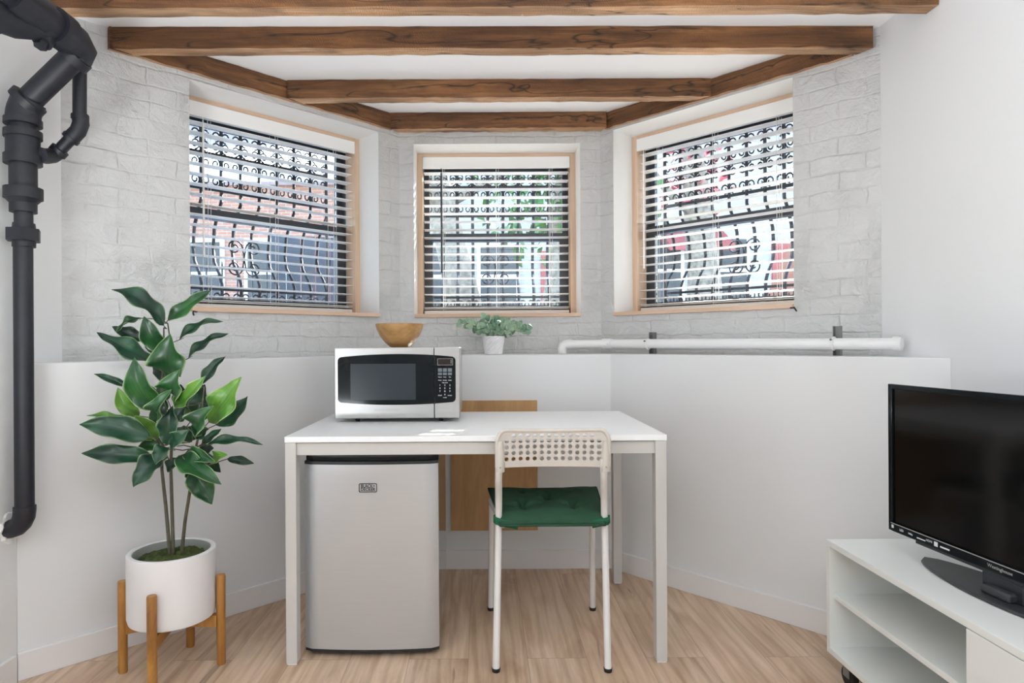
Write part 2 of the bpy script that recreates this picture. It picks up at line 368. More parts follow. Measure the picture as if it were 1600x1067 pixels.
WT = .32
def brick_wall(name, A, B, u1, u2, z0, z1):
    L = (B - A).length; rz = math.atan2(B.y - A.y, B.x - A.x)
    root = None
    nu, nz = 1, 1
    mb = MB(); x0, x1, Zt, Zb = -.10, L + .10, ZC, .9
    # front face grid with slightly hand-plastered relief, opening left free
    def rel(x, z): return 0
    us = sorted(set([x0, 0, u1, u2, L, x1])); zs = [Zb, z0, z1, Zt]
    for a, bq in zip(us[:-1], us[1:]):
        for c, d in zip(zs[:-1], zs[1:]):
            if a >= u1 - 1e-6 and bq <= u2 + 1e-6 and c >= z0 - 1e-6 and d <= z1 + 1e-6: continue
            mb.add([(a, 0, c), (bq, 0, c), (bq, 0, d), (a, 0, d)], [(0, 1, 2, 3)])
            mb.add([(a, WT, c), (bq, WT, c), (bq, WT, d), (a, WT, d)], [(3, 2, 1, 0)])
    for (a, bb) in (((u1, z0), (u1, z1)), ((u1, z1), (u2, z1)), ((u2, z1), (u2, z0)), ((u2, z0), (u1, z0))):
        mb.add([(a[0], 0, a[1]), (bb[0], 0, bb[1]), (bb[0], WT, bb[1]), (a[0], WT, a[1])], [(0, 1, 2, 3)], 1)
    for (a, bb) in (((x0, Zb), (x0, Zt)), ((x0, Zt), (x1, Zt)), ((x1, Zt), (x1, Zb)), ((x1, Zb), (x0, Zb))):
        mb.add([(a[0], 0, a[1]), (bb[0], 0, bb[1]), (bb[0], WT, bb[1]), (a[0], WT, a[1])], [(3, 2, 1, 0)], 0)
    o = mb.build(name, [M['brick'], M['reveal']]); o.location = (A.x, A.y, 0); o.rotation_euler = (0, 0, rz)
    return struct(o)
uL1, uL2 = hit(298, BL0, BL1), hit(593, BL0, BL1)
uC1, uC2 = hit(648, BL1, BR1), hit(908, BL1, BR1)
uR1, uR2 = hit(960, BR1, BR0), hit(1241, BR1, BR0)
SZ = 1.172
brick_wall('wall_bay_left', BL0, BL1, uL1, uL2, SZ, 2.085)
brick_wall('wall_bay_centre', BL1, BR1, uC1, uC2, SZ, 2.052)
brick_wall('wall_bay_right', BR1, BR0, uR1, uR2, SZ, 2.098)

def board(name, A, B, mat, h=.086, t=.013, a=0, b=0):
    L = (B - A).length; o = MB().box(a, L + b, -t, 0, 0, h).build(name, mat, bevel=.002)
    o.location = (A.x, A.y, 0); o.rotation_euler = (0, 0, math.atan2(B.y - A.y, B.x - A.x)); return struct(o)
board('baseboard_bay_left', HL0, HL1, M['trim'], b=-.005, a=.0)
board('baseboard_bay_centre', HL1, HR1, M['trim'], b=-.0, a=.0)
board('baseboard_bay_right', HR1, HR0, M['trim'], a=.005)
struct(MB().box(XL, XL + .013, YB, 1.975, 0, .086).build('baseboard_left', M['trim'], bevel=.002))
struct(MB().box(XR - .013, XR, YB, 1.975, 0, .086).build('baseboard_right', M['trim'], bevel=.002))

# ------------------------------------------------------------------ beams
def beam(pts, z0, z1, label, rz_pts=None):
    """pts: plan outline; bottom face takes the paler timber colour"""
    (ax, ay), (bx, by) = pts[0], pts[1]
    ln = Vector((bx - ax, by - ay)); L = ln.length; rz = math.atan2(ln.y, ln.x)
    R = Matrix.Rotation(-rz, 2)
    loc = [R @ Vector((p[0] - ax, p[1] - ay)) for p in pts]
    mb = MB(); n = 40; dep = max(abs(q.y) for q in loc)
    # front edge loc[0]->loc[1], back edge loc[3]->loc[2]
    rows = []
    for i in range(n + 1):
        s = i / n; f = loc[0].lerp(loc[1], s); bk = loc[3].lerp(loc[2], s)
        j = [random.uniform(-.0022, .0022) for _ in range(6)]
        rows.append([(f.x, f.y + j[0], z0 + j[1]), (f.x, f.y + j[2], z1), (bk.x, bk.y, z1), (bk.x, bk.y + j[4], z0 + j[5])])
    vs = [v for r in rows for v in r]
    for i in range(n):
        a = i * 4; b = a + 4
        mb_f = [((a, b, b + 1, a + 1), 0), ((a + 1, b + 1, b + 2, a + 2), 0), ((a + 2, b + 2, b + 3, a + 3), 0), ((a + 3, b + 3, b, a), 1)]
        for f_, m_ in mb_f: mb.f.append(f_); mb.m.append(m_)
    mb.v = vs; mb.f += [(0, 1, 2, 3), (n * 4 + 3, n * 4 + 2, n * 4 + 1, n * 4)]; mb.m += [0, 0]
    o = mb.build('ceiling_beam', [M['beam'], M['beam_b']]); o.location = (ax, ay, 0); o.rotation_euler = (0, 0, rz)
    return tag(o, label, 'beam', 'exposed ceiling beams')
ZB = 2.11
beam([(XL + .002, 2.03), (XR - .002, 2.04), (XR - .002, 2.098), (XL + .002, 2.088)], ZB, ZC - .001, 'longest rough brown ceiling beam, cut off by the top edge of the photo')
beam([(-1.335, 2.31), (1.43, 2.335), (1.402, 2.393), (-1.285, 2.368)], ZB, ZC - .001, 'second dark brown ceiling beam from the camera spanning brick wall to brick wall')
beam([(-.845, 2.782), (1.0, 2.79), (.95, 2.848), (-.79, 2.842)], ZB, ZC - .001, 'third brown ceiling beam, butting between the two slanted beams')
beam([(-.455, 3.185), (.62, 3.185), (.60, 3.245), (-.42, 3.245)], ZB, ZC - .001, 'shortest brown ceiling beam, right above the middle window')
def off(A, B, v):
    d = (B - A).normalized(); return Vector((d.y, -d.x)) * v
dL = off(BL0, BL1, .02); q0, q1 = BL0 + (BL1 - BL0) * .10 + dL, BL0 + (BL1 - BL0) * .965 + dL
nL = -dL.normalized()
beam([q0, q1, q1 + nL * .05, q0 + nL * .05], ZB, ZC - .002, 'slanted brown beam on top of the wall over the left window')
dR = off(BR1, BR0, .02); r0, r1 = BR1 + (BR0 - BR1) * .03 + dR, BR1 + (BR0 - BR1) * .93 + dR
nR = -dR.normalized()
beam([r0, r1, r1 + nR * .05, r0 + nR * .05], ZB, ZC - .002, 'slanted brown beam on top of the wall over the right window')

# ------------------------------------------------------------------ windows, blinds, grilles
def spiral(cx, cz, r0, r1, a0, turns, n=16):
    return [(cx + (r0 + (r1 - r0) * i / n) * math.cos(a0 + turns * 2 * PI * i / n), cz + (r0 + (r1 - r0) * i / n) * math.sin(a0 + turns * 2 * PI * i / n)) for i in range(n + 1)]
def tube2(mb, pts, y, r, n=5): return mb.tube([(p[0], y, p[1]) for p in pts], r, n, flat=1.0)

def window(idx, A, B, u1, u2, z1, where, wand_x, wand_dark, blabel, glabel):
    d = (B - A).normalized(); rz = math.atan2(d.y, d.x); W = u2 - u1; o3 = A + d * u1
    L0 = (o3.x, o3.y, 0); z0 = SZ
    root = empty('window_%d' % idx, L0, rz, kind='structure')
    # pine liner and sill
    t_ = .028
    fr = MB().box(0, t_, .165, .25, z0, z1).box(W - t_, W, .165, .25, z0, z1).build('jamb_liner', M['pine'], root, bevel=.001)
    MB().box(t_, W - t_, .165, .25, z1 - t_ * .6, z1).build('head_liner', M['pine_x'], root, bevel=.001)
    MB().box(0.002, W - .002, -.014, .25, z0 - .0, z0 + .018).build('sill', M['pine_x'], root, bevel=.002)
    # sash window
    zi0, zi1 = z0 + .018, z1 - .004; zm = 1.60
    MB().box(0, .03, .25, .32, zi0, zi1).box(W - .03, W, .25, .32, zi0, zi1).box(.03, W - .03, .25, .32, zi1 - .03, zi1).box(.03, W - .03, .25, .32, zi0, zi0 + .02).build('outer_frame', M['sash'], root)
    up = MB().box(.03, .055, .29, .315, zm, zi1 - .03).box(W - .055, W - .03, .29, .315, zm, zi1 - .03).box(.055, W - .055, .29, .315, zi1 - .06, zi1 - .03).box(.055, W - .055, .29, .315, zm, zm + .035).build('upper_sash', M['sash'], root)
    MB().box(.055, W - .055, .300, .304, zm + .035, zi1 - .06).build('pane', M['glass'], up)
    lo = MB().box(.03, .075, .255, .285, zi0 + .02, zm + .04).box(W - .075, W - .03, .255, .285, zi0 + .02, zm + .04).box(.075, W - .075, .255, .285, zm - .002, zm + .04).box(.075, W - .075, .255, .285, zi0 + .02, zi0 + .055).build('lower_sash', M['sash'], root)
    MB().box(.075, W - .075, .268, .272, zi0 + .055, zm - .002).build('pane', M['glass'], lo)
    # venetian blind
    bl = empty('venetian_blind', L0, rz, label=blabel, cat='blind', group='white venetian blinds in the three bay windows')
    x0, x1 = t_ + .006, W - t_ - .006
    zt = z1 - t_ * .6 - .002
    va = MB().box(x0 - .004, x1 + .004, .160, .172, zt - .062, zt).build('valance', M['blind'], bl, bevel=.002)
    MB().box(x0 + .004, x1 - .004, .180, .235, zt - .045, zt - .002).build('head_rail', M['blind'], bl, bevel=.001)
    zb = z0 + .022
    rail = MB().box(x0, x1, .182, .232, zb, zb + .022).build('bottom_rail', M['blind_rail'], bl, bevel=.004)
    yc = .207; ti = math.radians(-1.5)
    sm = MB(); c, s_ = math.cos(ti), math.sin(ti)
    n = 6; top = []; 
    for k in range(n + 1):
        q = -.025 + .05 * k / n; cr = .0022 * (1 - (2 * k / n - 1) ** 2)
        top.append((q * c, q * s_ + cr))
    vs = [];
    for x in (x0, x1):
        for (yy, zz) in top: vs.append((x, yy, zz + .0014))
        for (yy, zz) in reversed(top): vs.append((x, yy, zz - .0014))
    m2 = 2 * (n + 1)
    sm.add(vs, [(j, (j + 1) % m2, m2 + (j + 1) % m2, m2 + j) for j in range(m2)] + [tuple(range(m2))[::-1], tuple(range(m2, 2 * m2))])
    first = None; z = zt - .078; zlow = zb + .04; pitch = .0435
    zs = []
    while z > zlow: zs.append(z); z -= pitch
    zs += [zb + .030, zb + .037]
    for z in zs:
        if first is None: first = sm.build('slat', M['blind'], bl, loc=(0, yc, z))
        else:
            q = first.copy(); COL.objects.link(q); q.parent = bl; q.location = (0, yc, z)
    for fx in (.13, .5, .87):
        x = x0 + (x1 - x0) * fx
        MB().tube([(x, yc - .027, zb + .02), (x, yc - .027, zt - .05)], .0011, 5).tube([(x, yc + .027, zb + .02), (x, yc + .027, zt - .05)], .0011, 5).tube([(x + .012, yc - .029, zb + .02), (x + .012, yc - .029, zt - .05)], .0008, 5).build('ladder_cord', M['cord'], bl)
    MB().tube([(wand_x, .150, zt - .064), (wand_x, .149, zt - .10)], .002, 6).tube([(wand_x, .149, zt - .09), (wand_x, .148, z0 + .24)], .0045, 8).build('tilt_wand', M['sash' if wand_dark else 'blind'], bl, smooth='auto')
    # wrought-iron grille outside
    gr = empty('window_grille', (L0[0], L0[1], 0), rz, label=glabel, cat='window grille', group='wrought iron grilles outside the bay windows')
    y = .44; gx0, gx1 = .02, W - .02; ztop, zbot = z1 - .02, z0 + .05
    MB().box(gx0, gx0 + .012, y - .006, y + .006, zbot, ztop).box(gx1 - .012, gx1, y - .006, y + .006, zbot, ztop).box(gx0, gx0 + .012, .318, y, zbot, zbot + .012).box(gx1 - .012, gx1, .318, y, zbot, zbot + .012).box(gx0, gx0 + .012, .318, y, ztop - .012, ztop).box(gx1 - .012, gx1, .318, y, ztop - .012, ztop).box(gx0, gx1, y - .006, y + .006, ztop - .012, ztop).box(gx0, gx1, y - .006, y + .006, 1.925, 1.945).box(gx0, gx1, y - .006, y + .006, 1.765, 1.78).box(gx0, gx1, y - .006, y + .006, zbot, zbot + .012).box(gx0, gx1, y - .006, y + .006, zbot + .075, zbot + .087).build('frame_rails', M['iron'], gr)
    nb = 9; sp = (gx1 - gx0) / nb
    # belly bar, shared mesh: straight, bows out, returns
    path = [(0, ztop - y * 0)]
    bz = [(ztop, 0), (1.80, 0), (1.72, 0), (1.66, .05), (1.60, .085), (1.50, .10), (1.44, .085), (1.38, .03), (1.33, .0), (zbot, 0)]
    bb = MB().tube([(0, y + dy, zz) for zz, dy in bz], .0085, 4)
    b0 = None
    for k in range(nb + 1):
        xx = gx0 + .007 + k * (gx1 - gx0 - .014) / nb
        if b0 is None: b0 = bb.build('bar', M['iron'], gr, loc=(xx, 0, 0))
        else: q = b0.copy(); COL.objects.link(q); q.parent = gr; q.location = (xx, 0, 0)
    sc = None; sl = MB()
    tube2(sl, spiral(0, 0, .026, .008, -PI / 2, 1.35), y, .0042)
    sp2 = sp / 2
    for zz, fl in ((ztop - .040, 1), (1.955 + .018, 1), (1.895, -1), (1.81, 1), (zbot + .043, 1)):
        for k in range(2 * nb):
            xx = gx0 + (k + .5) * sp2
            sx = 1 if k % 2 else -1
            if sc is None: sc = sl.build('scroll', M['iron'], gr)
            q = sc if (zz == ztop - .040 and k == 0) else sc.copy()
            if q is not sc: COL.objects.link(q); q.parent = gr
            q.location = (xx, 0, zz); q.scale = (sx * .85, 1, fl)
    # centre heart ornament
    orn = MB(); cxm = (gx0 + gx1) / 2; yo = y + .07
    for sx in (-1, 1):
        for zz, fl in ((1.52, 1), (1.42, -1)):
            pts = spiral(cxm + sx * .048, zz, .040, .010, (PI if sx > 0 else 0), (-1.4 if sx > 0 else 1.4) * fl, 20)
            tube2(orn, [(cxm, zz - fl * .05)] + pts, yo, .004)
    orn.build('heart_scrolls', M['iron'], gr)
    return root
window(1, BL0, BL1, uL1, uL2, 2.085, 'left', .112, False, 'white venetian blind with a thick hanging wand, in the left bay window', 'black wrought iron scroll grille outside the left window')
window(2, BL1, BR1, uC1, uC2, 2.052, 'middle', .13, True, 'white venetian blind in the straight middle window, with a thin dark wand', 'black wrought iron scroll grille outside the middle window')
window(3, BR1, BR0, uR1, uR2, 2.098, 'right', .078, False, 'white venetian blind in the right bay window, slanting up towards the right wall', 'black wrought iron scroll grille outside the right window')

def hook(px, py, Y, label):
    p = P(px, py, Y)
    o = MB().tube([p + Vector((0, .03, .004)), p + Vector((0, 0, .004)), p + Vector((.002, -.006, -.004)), p + Vector((.006, -.008, -.012))], .0035, 6).build('hook', M['iron'], smooth=True)
    tag(o, label, 'hook', 'small black hooks under the window sills')
hook(302, 488, 2.50, 'tiny black hook at the left end of the left window sill')
hook(1241, 482, 2.52, 'tiny black hook at the right end of the right window sill')

# plywood access panel on the low wall
pa, pb = P(705, 828, 2.955), P(839, 625, 2.955)
tag(MB().box(pa.x, pb.x, 2.943, 2.9548, pa.z, pb.z).build('access_panel', M['ply'], bevel=.001), 'honey brown plywood panel on the low wall behind the table', 'panel')

# ------------------------------------------------------------------ black drain pipe
dp = empty('drain_pipe', (0, 0, 0), label='thick matt black drain pipe with elbows and a side branch on the left wall', cat='pipe')
YP = 1.94
def zy(py, px=38): return P(px, py, YP).z
def vseg(name, segs, px, hexa=False, par=dp):
    mb = MB()
    for (ya, ra, yb_, rb) in segs:
        a = P(px, ya, YP); b = P(px, yb_, YP)
        mb.tube([(a.x, YP, a.z), (a.x, YP, b.z)], [ra * YP / F, rb * YP / F], 6 if hexa else 28)
    return mb.build(name, M['pipe'], par, smooth='auto')
vseg('lower_pipe', [(796, 13.3, 384, 13.3)], 38.5)
vseg('union_collar', [(386, 15.8, 374, 15.8), (358, 15.8, 349, 15.0)], 37.5)
vseg('union_nut', [(377, 24.5, 358, 24.5)], 36.5, True)
vseg('nipple', [(350, 12.8, 330, 12.8)], 37)
vseg('reducer', [(332, 18.6, 318, 18.6), (318, 18.6, 311, 25), (311, 26.5, 294, 26.5)], 36.5)
vseg('upper_pipe', [(295, 19, 192, 19)], 36.5)
vseg('tee', [(257, 26, 243, 26), (243, 23, 215, 23), (216, 26, 205, 26)], 36)
# lower elbow into the wall
a = P(38.5, 797, YP); w_ = Vector((XL - .02, 1.965, P(14, 828, 1.95).z))
arc = [Vector((a.x, YP, a.z + .012)), Vector((a.x, YP, a.z)), Vector((a.x - .002, YP, a.z - .02)), Vector((a.x - .012, YP + .003, a.z - .038)), Vector((a.x - .028, YP + .008, a.z - .052)), Vector((a.x - .05, YP + .014, a.z - .060)), Vector((a.x - .11, YP + .022, a.z - .066))]
MB().tube(arc, [.030, .030, .0295, .029, .0285, .028, .028], 24).build('elbow', M['pipe'], dp, smooth='auto')
rp = random.Random(2); pc = Vector((XL, 1.965, w_.z + .004)); vsp = [pc + Vector((.006, 0, 0))]
for i in range(26):
    an = 2 * PI * i / 26; q = rp.uniform(.034, .052); vsp.append(pc + Vector((.0015 + rp.uniform(0, .009), math.cos(an) * q, math.sin(an) * q)))
for i in range(26):
    an = 2 * PI * i / 26; vsp.append(pc + Vector((-.004, math.cos(an) * .05, math.sin(an) * .05)))
MB().add(vsp, [(0, 1 + i, 1 + (i + 1) % 26) for i in range(26)] + [(1 + i, 27 + i, 27 + (i + 1) % 26, 1 + (i + 1) % 26) for i in range(26)]).build('plaster_collar', M['reveal'], dp)
# upper offset
A0 = P(36, 196, YP); A1 = P(45, 157, YP); A2 = P(112, 92, YP); A3 = P(127, 74, YP)
MB().tube([A0, A0 + Vector((0, 0, .018))], .0505, 28).tube([A0 + Vector((0, 0, .015)), A0 + Vector((.002, 0, .035)), A0.lerp(A1, .6) + Vector((-.006, 0, 0)), A1], .046, 28).tube([A1 - (A2 - A1).normalized() * .016, A1 + (A2 - A1).normalized() * .006], .052, 28).build('elbow', M['pipe'], dp, smooth='auto')
MB().tube([A1, A2], .0355, 28).build('offset_pipe', M['pipe'], dp, smooth='auto')
E = P(122, 78, YP)
u_ = (A2 - A1).normalized()
MB().tube([A2 - u_ * .006, A2 + u_ * .02], .051, 28).tube([A2 + u_ * .01, E + Vector((0, 0, 0)), E + Vector((.004, -.03, .012)), E + Vector((.004, -.075, .016))], [.049, .050, .049, .047], 28).build('elbow', M['pipe'], dp, smooth='auto')
H = E + Vector((.004, 0, .016))
MB().tube([H + Vector((0, -.07, 0)), H + Vector((0, -.125, 0))], .053, 28).build('hub', M['pipe'], dp, smooth='auto')
MB().tube([H + Vector((0, -.06, 0)), H + Vector((0, -1.5, .0))], .0415, 28).build('horizontal_pipe', M['pipe'], dp, smooth='auto')
MB().tube([H + Vector((0, -.17, 0)), H + Vector((0, -.30, 0))], .0495, 28).tube([H + Vector((-.005, -.13, -.012)), H + Vector((-.035, -.22, -.04)), H + Vector((-.05, -.30, -.05))], [.036, .043, .045], 24).tube([H + Vector((-.048, -.275, -.049)), H + Vector((-.05, -.33, -.05))], .054, 24).build('wye_fitting', M['pipe'], dp, smooth='auto')
MB().tube([H + Vector((-.05, -.32, -.05)), H + Vector((-.05, -1.5, -.05))], .041, 24).build('branch_pipe', M['pipe'], dp, smooth='auto')
MB().tube([H + Vector((-.010, -.13, -.030)), H + Vector((-.014, -.145, -.062))], .026, 20).tube([H + Vector((-.014, -.144, -.060)), H + Vector((-.016, -.15, -.076))], .018, 6).build('cleanout_plug', M['pipe'], dp, smooth='auto')
# side vent branch
YV = 2.02
def pv(x, y, Y=YV): return P(x, y, Y)
MB().tube([pv(124.5, 95), pv(124.5, 184)], .0198, 20).build('vent_pipe', M['pipe'], dp, smooth='auto')
v1, v2, v3, v4 = pv(125, 180), pv(126, 198), pv(113, 214), pv(90, 238)
MB().tube([v1, v1 + Vector((0, 0, -.012))], .0255, 20).tube([v1, pv(126.5, 193), pv(122, 205), v3], .024, 20).tube([v3, v3 + (v3 - pv(122, 205)).normalized() * .012], .0265, 20).build('vent_elbow', M['pipe'], dp, smooth='auto')
MB().tube([v3, v4], .0185, 20).build('vent_offset', M['pipe'], dp, smooth='auto')
dd = (v4 - v3).normalized()
MB().tube([v4 - dd * .014, v4 + dd * .004], .0265, 20).tube([v4, P(82, 243, 2.01), P(72, 244, 1.98), P(62, 242, 1.95)], .0235, 20).build('vent_elbow', M['pipe'], dp, smooth='auto')
MB().tube([P(70, 243, 1.975), P(44, 240, 1.94)], .021, 20).build('branch_nipple', M['pipe'], dp, smooth='auto')

# ------------------------------------------------------------------ white pipe on the ledge
wp = empty('water_pipe', (0, 0, 0), label='long white painted pipe lying along the ledge under the right window', cat='pipe')
r = .0205
s0 = Vector((.402, 3.12, 1.034)); s1 = Vector((.60, 3.085, 1.034)); s2 = Vector((1.415, 2.187, 1.029))
MB().tube([Vector((.385, 3.122, ZL + .001)), Vector((.385, 3.122, 1.01)), Vector((.389, 3.121, 1.023)), Vector((.40, 3.119, 1.032)), Vector((.415, 3.117, 1.034)), Vector((.43, 3.114, 1.034))], .0215, 20).build('end_elbow', M['wpipe'], wp, smooth='auto')
MB().tube([Vector((.425, 3.114, 1.034)), s1], .0185, 20).build('short_pipe', M['wpipe'], wp, smooth='auto')
MB().tube([s1 - Vector((.028, -.005, 0)), s1, s1 + (s2 - s1).normalized() * .026], .0235, 20).build('coupling', M['wpipe'], wp, smooth='auto')
MB().tube([s1, s2], r, 24).build('long_pipe', M['wpipe'], wp, smooth='auto')
dm = (s2 - s1).normalized()
MB().tube([s2 - dm * .012, s2 + dm * .006], .0255, 20).tube([s2 + dm * .004, s2 + dm * .014], .0235, 20).build('end_cap', M['wpipe'], wp, smooth='auto')
def strut(px, ztop, label):
    k = (px - CX) / F
    s = (k * s1.y - s1.x) / ((s2 - s1).x - k * (s2 - s1).y); c = s1 + (s2 - s1) * s
    rz = math.atan2((s2 - s1).y, (s2 - s1).x); Mx = Matrix.Translation((c.x, c.y, 0)) @ Matrix.Rotation(rz, 4, 'Z')
    root = empty('pipe_bracket', (c.x, c.y, ZL), rz, label=label, cat='bracket', group='channel brackets holding the white pipe')
    z = ztop - ZL
    MB().box(-.013, .013, .045, .047, 0.001, z).box(-.013, -.011, .024, .047, 0.001, z).box(.011, .013, .024, .047, 0.001, z).build('channel', M['strut'], root)
    cl = MB()
    for sx in (0,):
        pts = [(sx, math.cos(a) * .0225 , 1.031 - ZL + math.sin(a) * .0225) for a in [PI / 2 + .25 + i * (2 * PI - .5) / 20 for i in range(21)]]
        cl.tube([Vector(p) for p in pts], .004, 6)
    cl.box(-.010, .010, .020, .028, 1.012 - ZL, 1.050 - ZL)
    cl.build('clamp', M['wpipe'], root, smooth='auto')
    MB().tube([(0, -.026, 1.045 - ZL), (0, -.034, 1.045 - ZL)], .004, 6).build('bolt', M['strut'], root)
strut(1013, 1.085, 'short metal channel bracket on the white pipe, below the middle of the right window')
strut(1303, 1.095, 'taller metal channel bracket on the white pipe near the right wall')

# ------------------------------------------------------------------ table
TX0, TX1, TY0, TY1, TZ = -.646, .593, 2.072, 2.80, .74
tb = empty('desk_table', ((TX0 + TX1) / 2, (TY0 + TY1) / 2, 0), label='white rectangular steel legged table standing over the small fridge', cat='table')
ox, oy = (TX0 + TX1) / 2, (TY0 + TY1) / 2
X0, X1, Y0, Y1 = TX0 - ox, TX1 - ox, TY0 - oy, TY1 - oy
MB().box(X0, X1, Y0, Y1, TZ - .019, TZ).build('tabletop', M['white_lam'], tb, bevel=.0015)
fr = MB()
for (a0, a1, b0, b1) in ((X0 + .03, X1 - .03, Y0 + .012, Y0 + .034), (X0 + .03, X1 - .03, Y1 - .034, Y1 - .012), (X0 + .006, X0 + .028, Y0 + .03, Y1 - .03), (X1 - .028, X1 - .006, Y0 + .03, Y1 - .03)):
    fr.box(a0, a1, b0, b1, TZ - .062, TZ - .022)
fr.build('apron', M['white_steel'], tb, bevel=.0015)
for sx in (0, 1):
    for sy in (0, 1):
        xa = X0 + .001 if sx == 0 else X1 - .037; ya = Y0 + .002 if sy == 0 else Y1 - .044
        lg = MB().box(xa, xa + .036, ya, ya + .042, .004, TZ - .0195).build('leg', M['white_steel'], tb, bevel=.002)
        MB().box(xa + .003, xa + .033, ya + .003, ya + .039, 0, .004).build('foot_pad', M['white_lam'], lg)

# ------------------------------------------------------------------ fridge
FX0, FX1, FY0, FY1, FH = -.600, -.153, 2.128, 2.57, .672
fg = empty('mini_fridge', (0, 0, 0), label='silver mini fridge with black top trim standing under the table', cat='fridge')
MB().box(FX0 + .004, FX1 - .001, FY0 + .035, FY1, .022, FH).build('body', M['fridge_s'], fg, bevel=.006)
def bulge(x0, x1, yf, depth, n=18, bul=.014):
    out = []
    for i in range(n + 1):
        s = i / n; ed = min(s, 1 - s) * (x1 - x0)
        rr = .010; c = 0 if ed >= rr else rr - math.sqrt(max(0, rr * rr - (rr - ed) ** 2))
        out.append((x0 + s * (x1 - x0), yf + bul * (2 * s - 1) ** 2 + c * .8))
    return out
fp = bulge(FX0, FX1, FY0 - .012, 0)
fp = [(FX0, FY0 + .012)] + fp[1:-1] + [(FX1, FY0 + .012)]
out = fp + [(FX1, FY0 + .033), (FX0, FY0 + .033)]
door = MB().prism(out, .028, .640).build('door', M['fridge'], fg, smooth='auto')
dt = MB().prism(out, .640, .650).build('top_trim', M['black_pl'], fg, smooth='auto')
gr_ = [(x, y + .010) for x, y in fp] + [(FX1, FY0 + .033), (FX0, FY0 + .033)]
MB().prism([(x, y + .022) for x, y in fp] + [(FX1, FY0 + .045), (FX0, FY0 + .045)], .650, .664).build('handle_recess', M['rubber'], fg, smooth='auto')
MB().prism([(FX0 + .018, FY0 + .012), (FX0 + .06, FY0 + .005)] + [(x, y + .008) for x, y in fp[4:-4]] + [(FX1 - .02, FY0 + .008), (FX1, FY0 + .033), (FX0 + .01, FY0 + .033)], .664, .674).build('handle_lip', M['black_pl'], fg, smooth='auto')
MB().prism([(x, y + .004) for x, y in fp] + [(FX1, FY0 + .033), (FX0, FY0 + .033)], .017, .028).build('bottom_trim', M['black_pl'], fg, smooth='auto')
MB().box(FX1 - .035, FX1 + .001, FY0 + .002, FY0 + .05, .6745, .679).tube([(FX1 - .018, FY0 + .02, .679), (FX1 - .018, FY0 + .02, .683)], .007, 10).build('hinge_cover', M['black_pl'], fg, bevel=.001)
for x in (FX0 + .04, FX1 - .035):
    for y in (FY0 + .05, FY1 - .05): MB().lathe([(.014, 0), (.014, .01), (.008, .011), (.008, .024)], 14, (x, y, 0)).build('foot', M['rubber'], fg, smooth='auto')
# badge
bx = P(575, 762, FY0 - .012); Mt = Matrix.Translation((bx.x, FY0 - .0135, bx.z)) @ Matrix.Rotation(PI / 2, 4, 'X')
bw, bh = .030, .0150
def rrect(w, h, rr, n=5):
    pts = []
    for cx_, cy_, a0 in ((w - rr, h - rr, 0), (-w + rr, h - rr, PI / 2), (-w + rr, -h + rr, PI), (w - rr, -h + rr, 3 * PI / 2)):
        for i in range(n + 1): a = a0 + PI / 2 * i / n; pts.append((cx_ + rr * math.cos(a), cy_ + rr * math.sin(a)))
    return pts
o1, o2 = rrect(bw, bh, .005), rrect(bw - .0022, bh - .0022, .0035)
bm_ = MB(); n = len(o1)
vs = [Mt @ Vector((p[0], p[1], z)) for z in (0, .001) for pl in (o1, o2) for p in pl]
fs = []
for i in range(n):
    j = (i + 1) % n; fs += [(2 * n + i, 2 * n + j, 3 * n + j, 3 * n + i), (i, j, 2 * n + j, 2 * n + i), (n + j, n + i, 3 * n + i, 3 * n + j)]
bdg = bm_.add(vs, fs).build('badge_frame', M['mark_d'], fg)
for dz, tx in ((.0056, 'BLACK+'), (-.0056, 'DECKER')):
    text_mesh(tx, .0150, M['mark_d'], 'badge_letters', bdg, Mt @ Matrix.Translation((0, dz, .0005)) @ Matrix.Scale(.86, 4, (1, 0, 0)), .0004, .00012)

# ------------------------------------------------------------------ microwave
MX0, MX1, MY0, MY1, MZ0, MZ1 = -.568, -.091, 2.44, 2.785, .755, 1.025
mw = empty('microwave_oven', ((MX0 + MX1) / 2, 2.6, TZ), label='stainless steel microwave oven with black glass door on the table', cat='microwave')
def L(v): return Vector(v) - Vector(((MX0 + MX1) / 2, 2.6, TZ))
def mbox(mb, x0, x1, y0, y1, z0, z1, m=0):
    a = L((x0, y0, z0)); b = L((x1, y1, z1)); return mb.box(a.x, b.x, a.y, b.y, a.z, b.z, m)
mbox(MB(), MX0 + .004, MX1 - .002, MY0 + .03, MY1, MZ0 + .002, MZ1 - .001).build('body', M['steel'], mw, bevel=.006)
sx_ = P(678.5, 600, MY0).x
mbox(MB(), MX0, sx_ - .001, MY0, MY0 + .03, MZ0, MZ1).build('door', M['steel'], mw, bevel=.003)
cpn = mbox(MB(), sx_ + .001, MX1, MY0, MY0 + .03, MZ0, MZ1).build('control_panel', M['steel'], mw, bevel=.003)
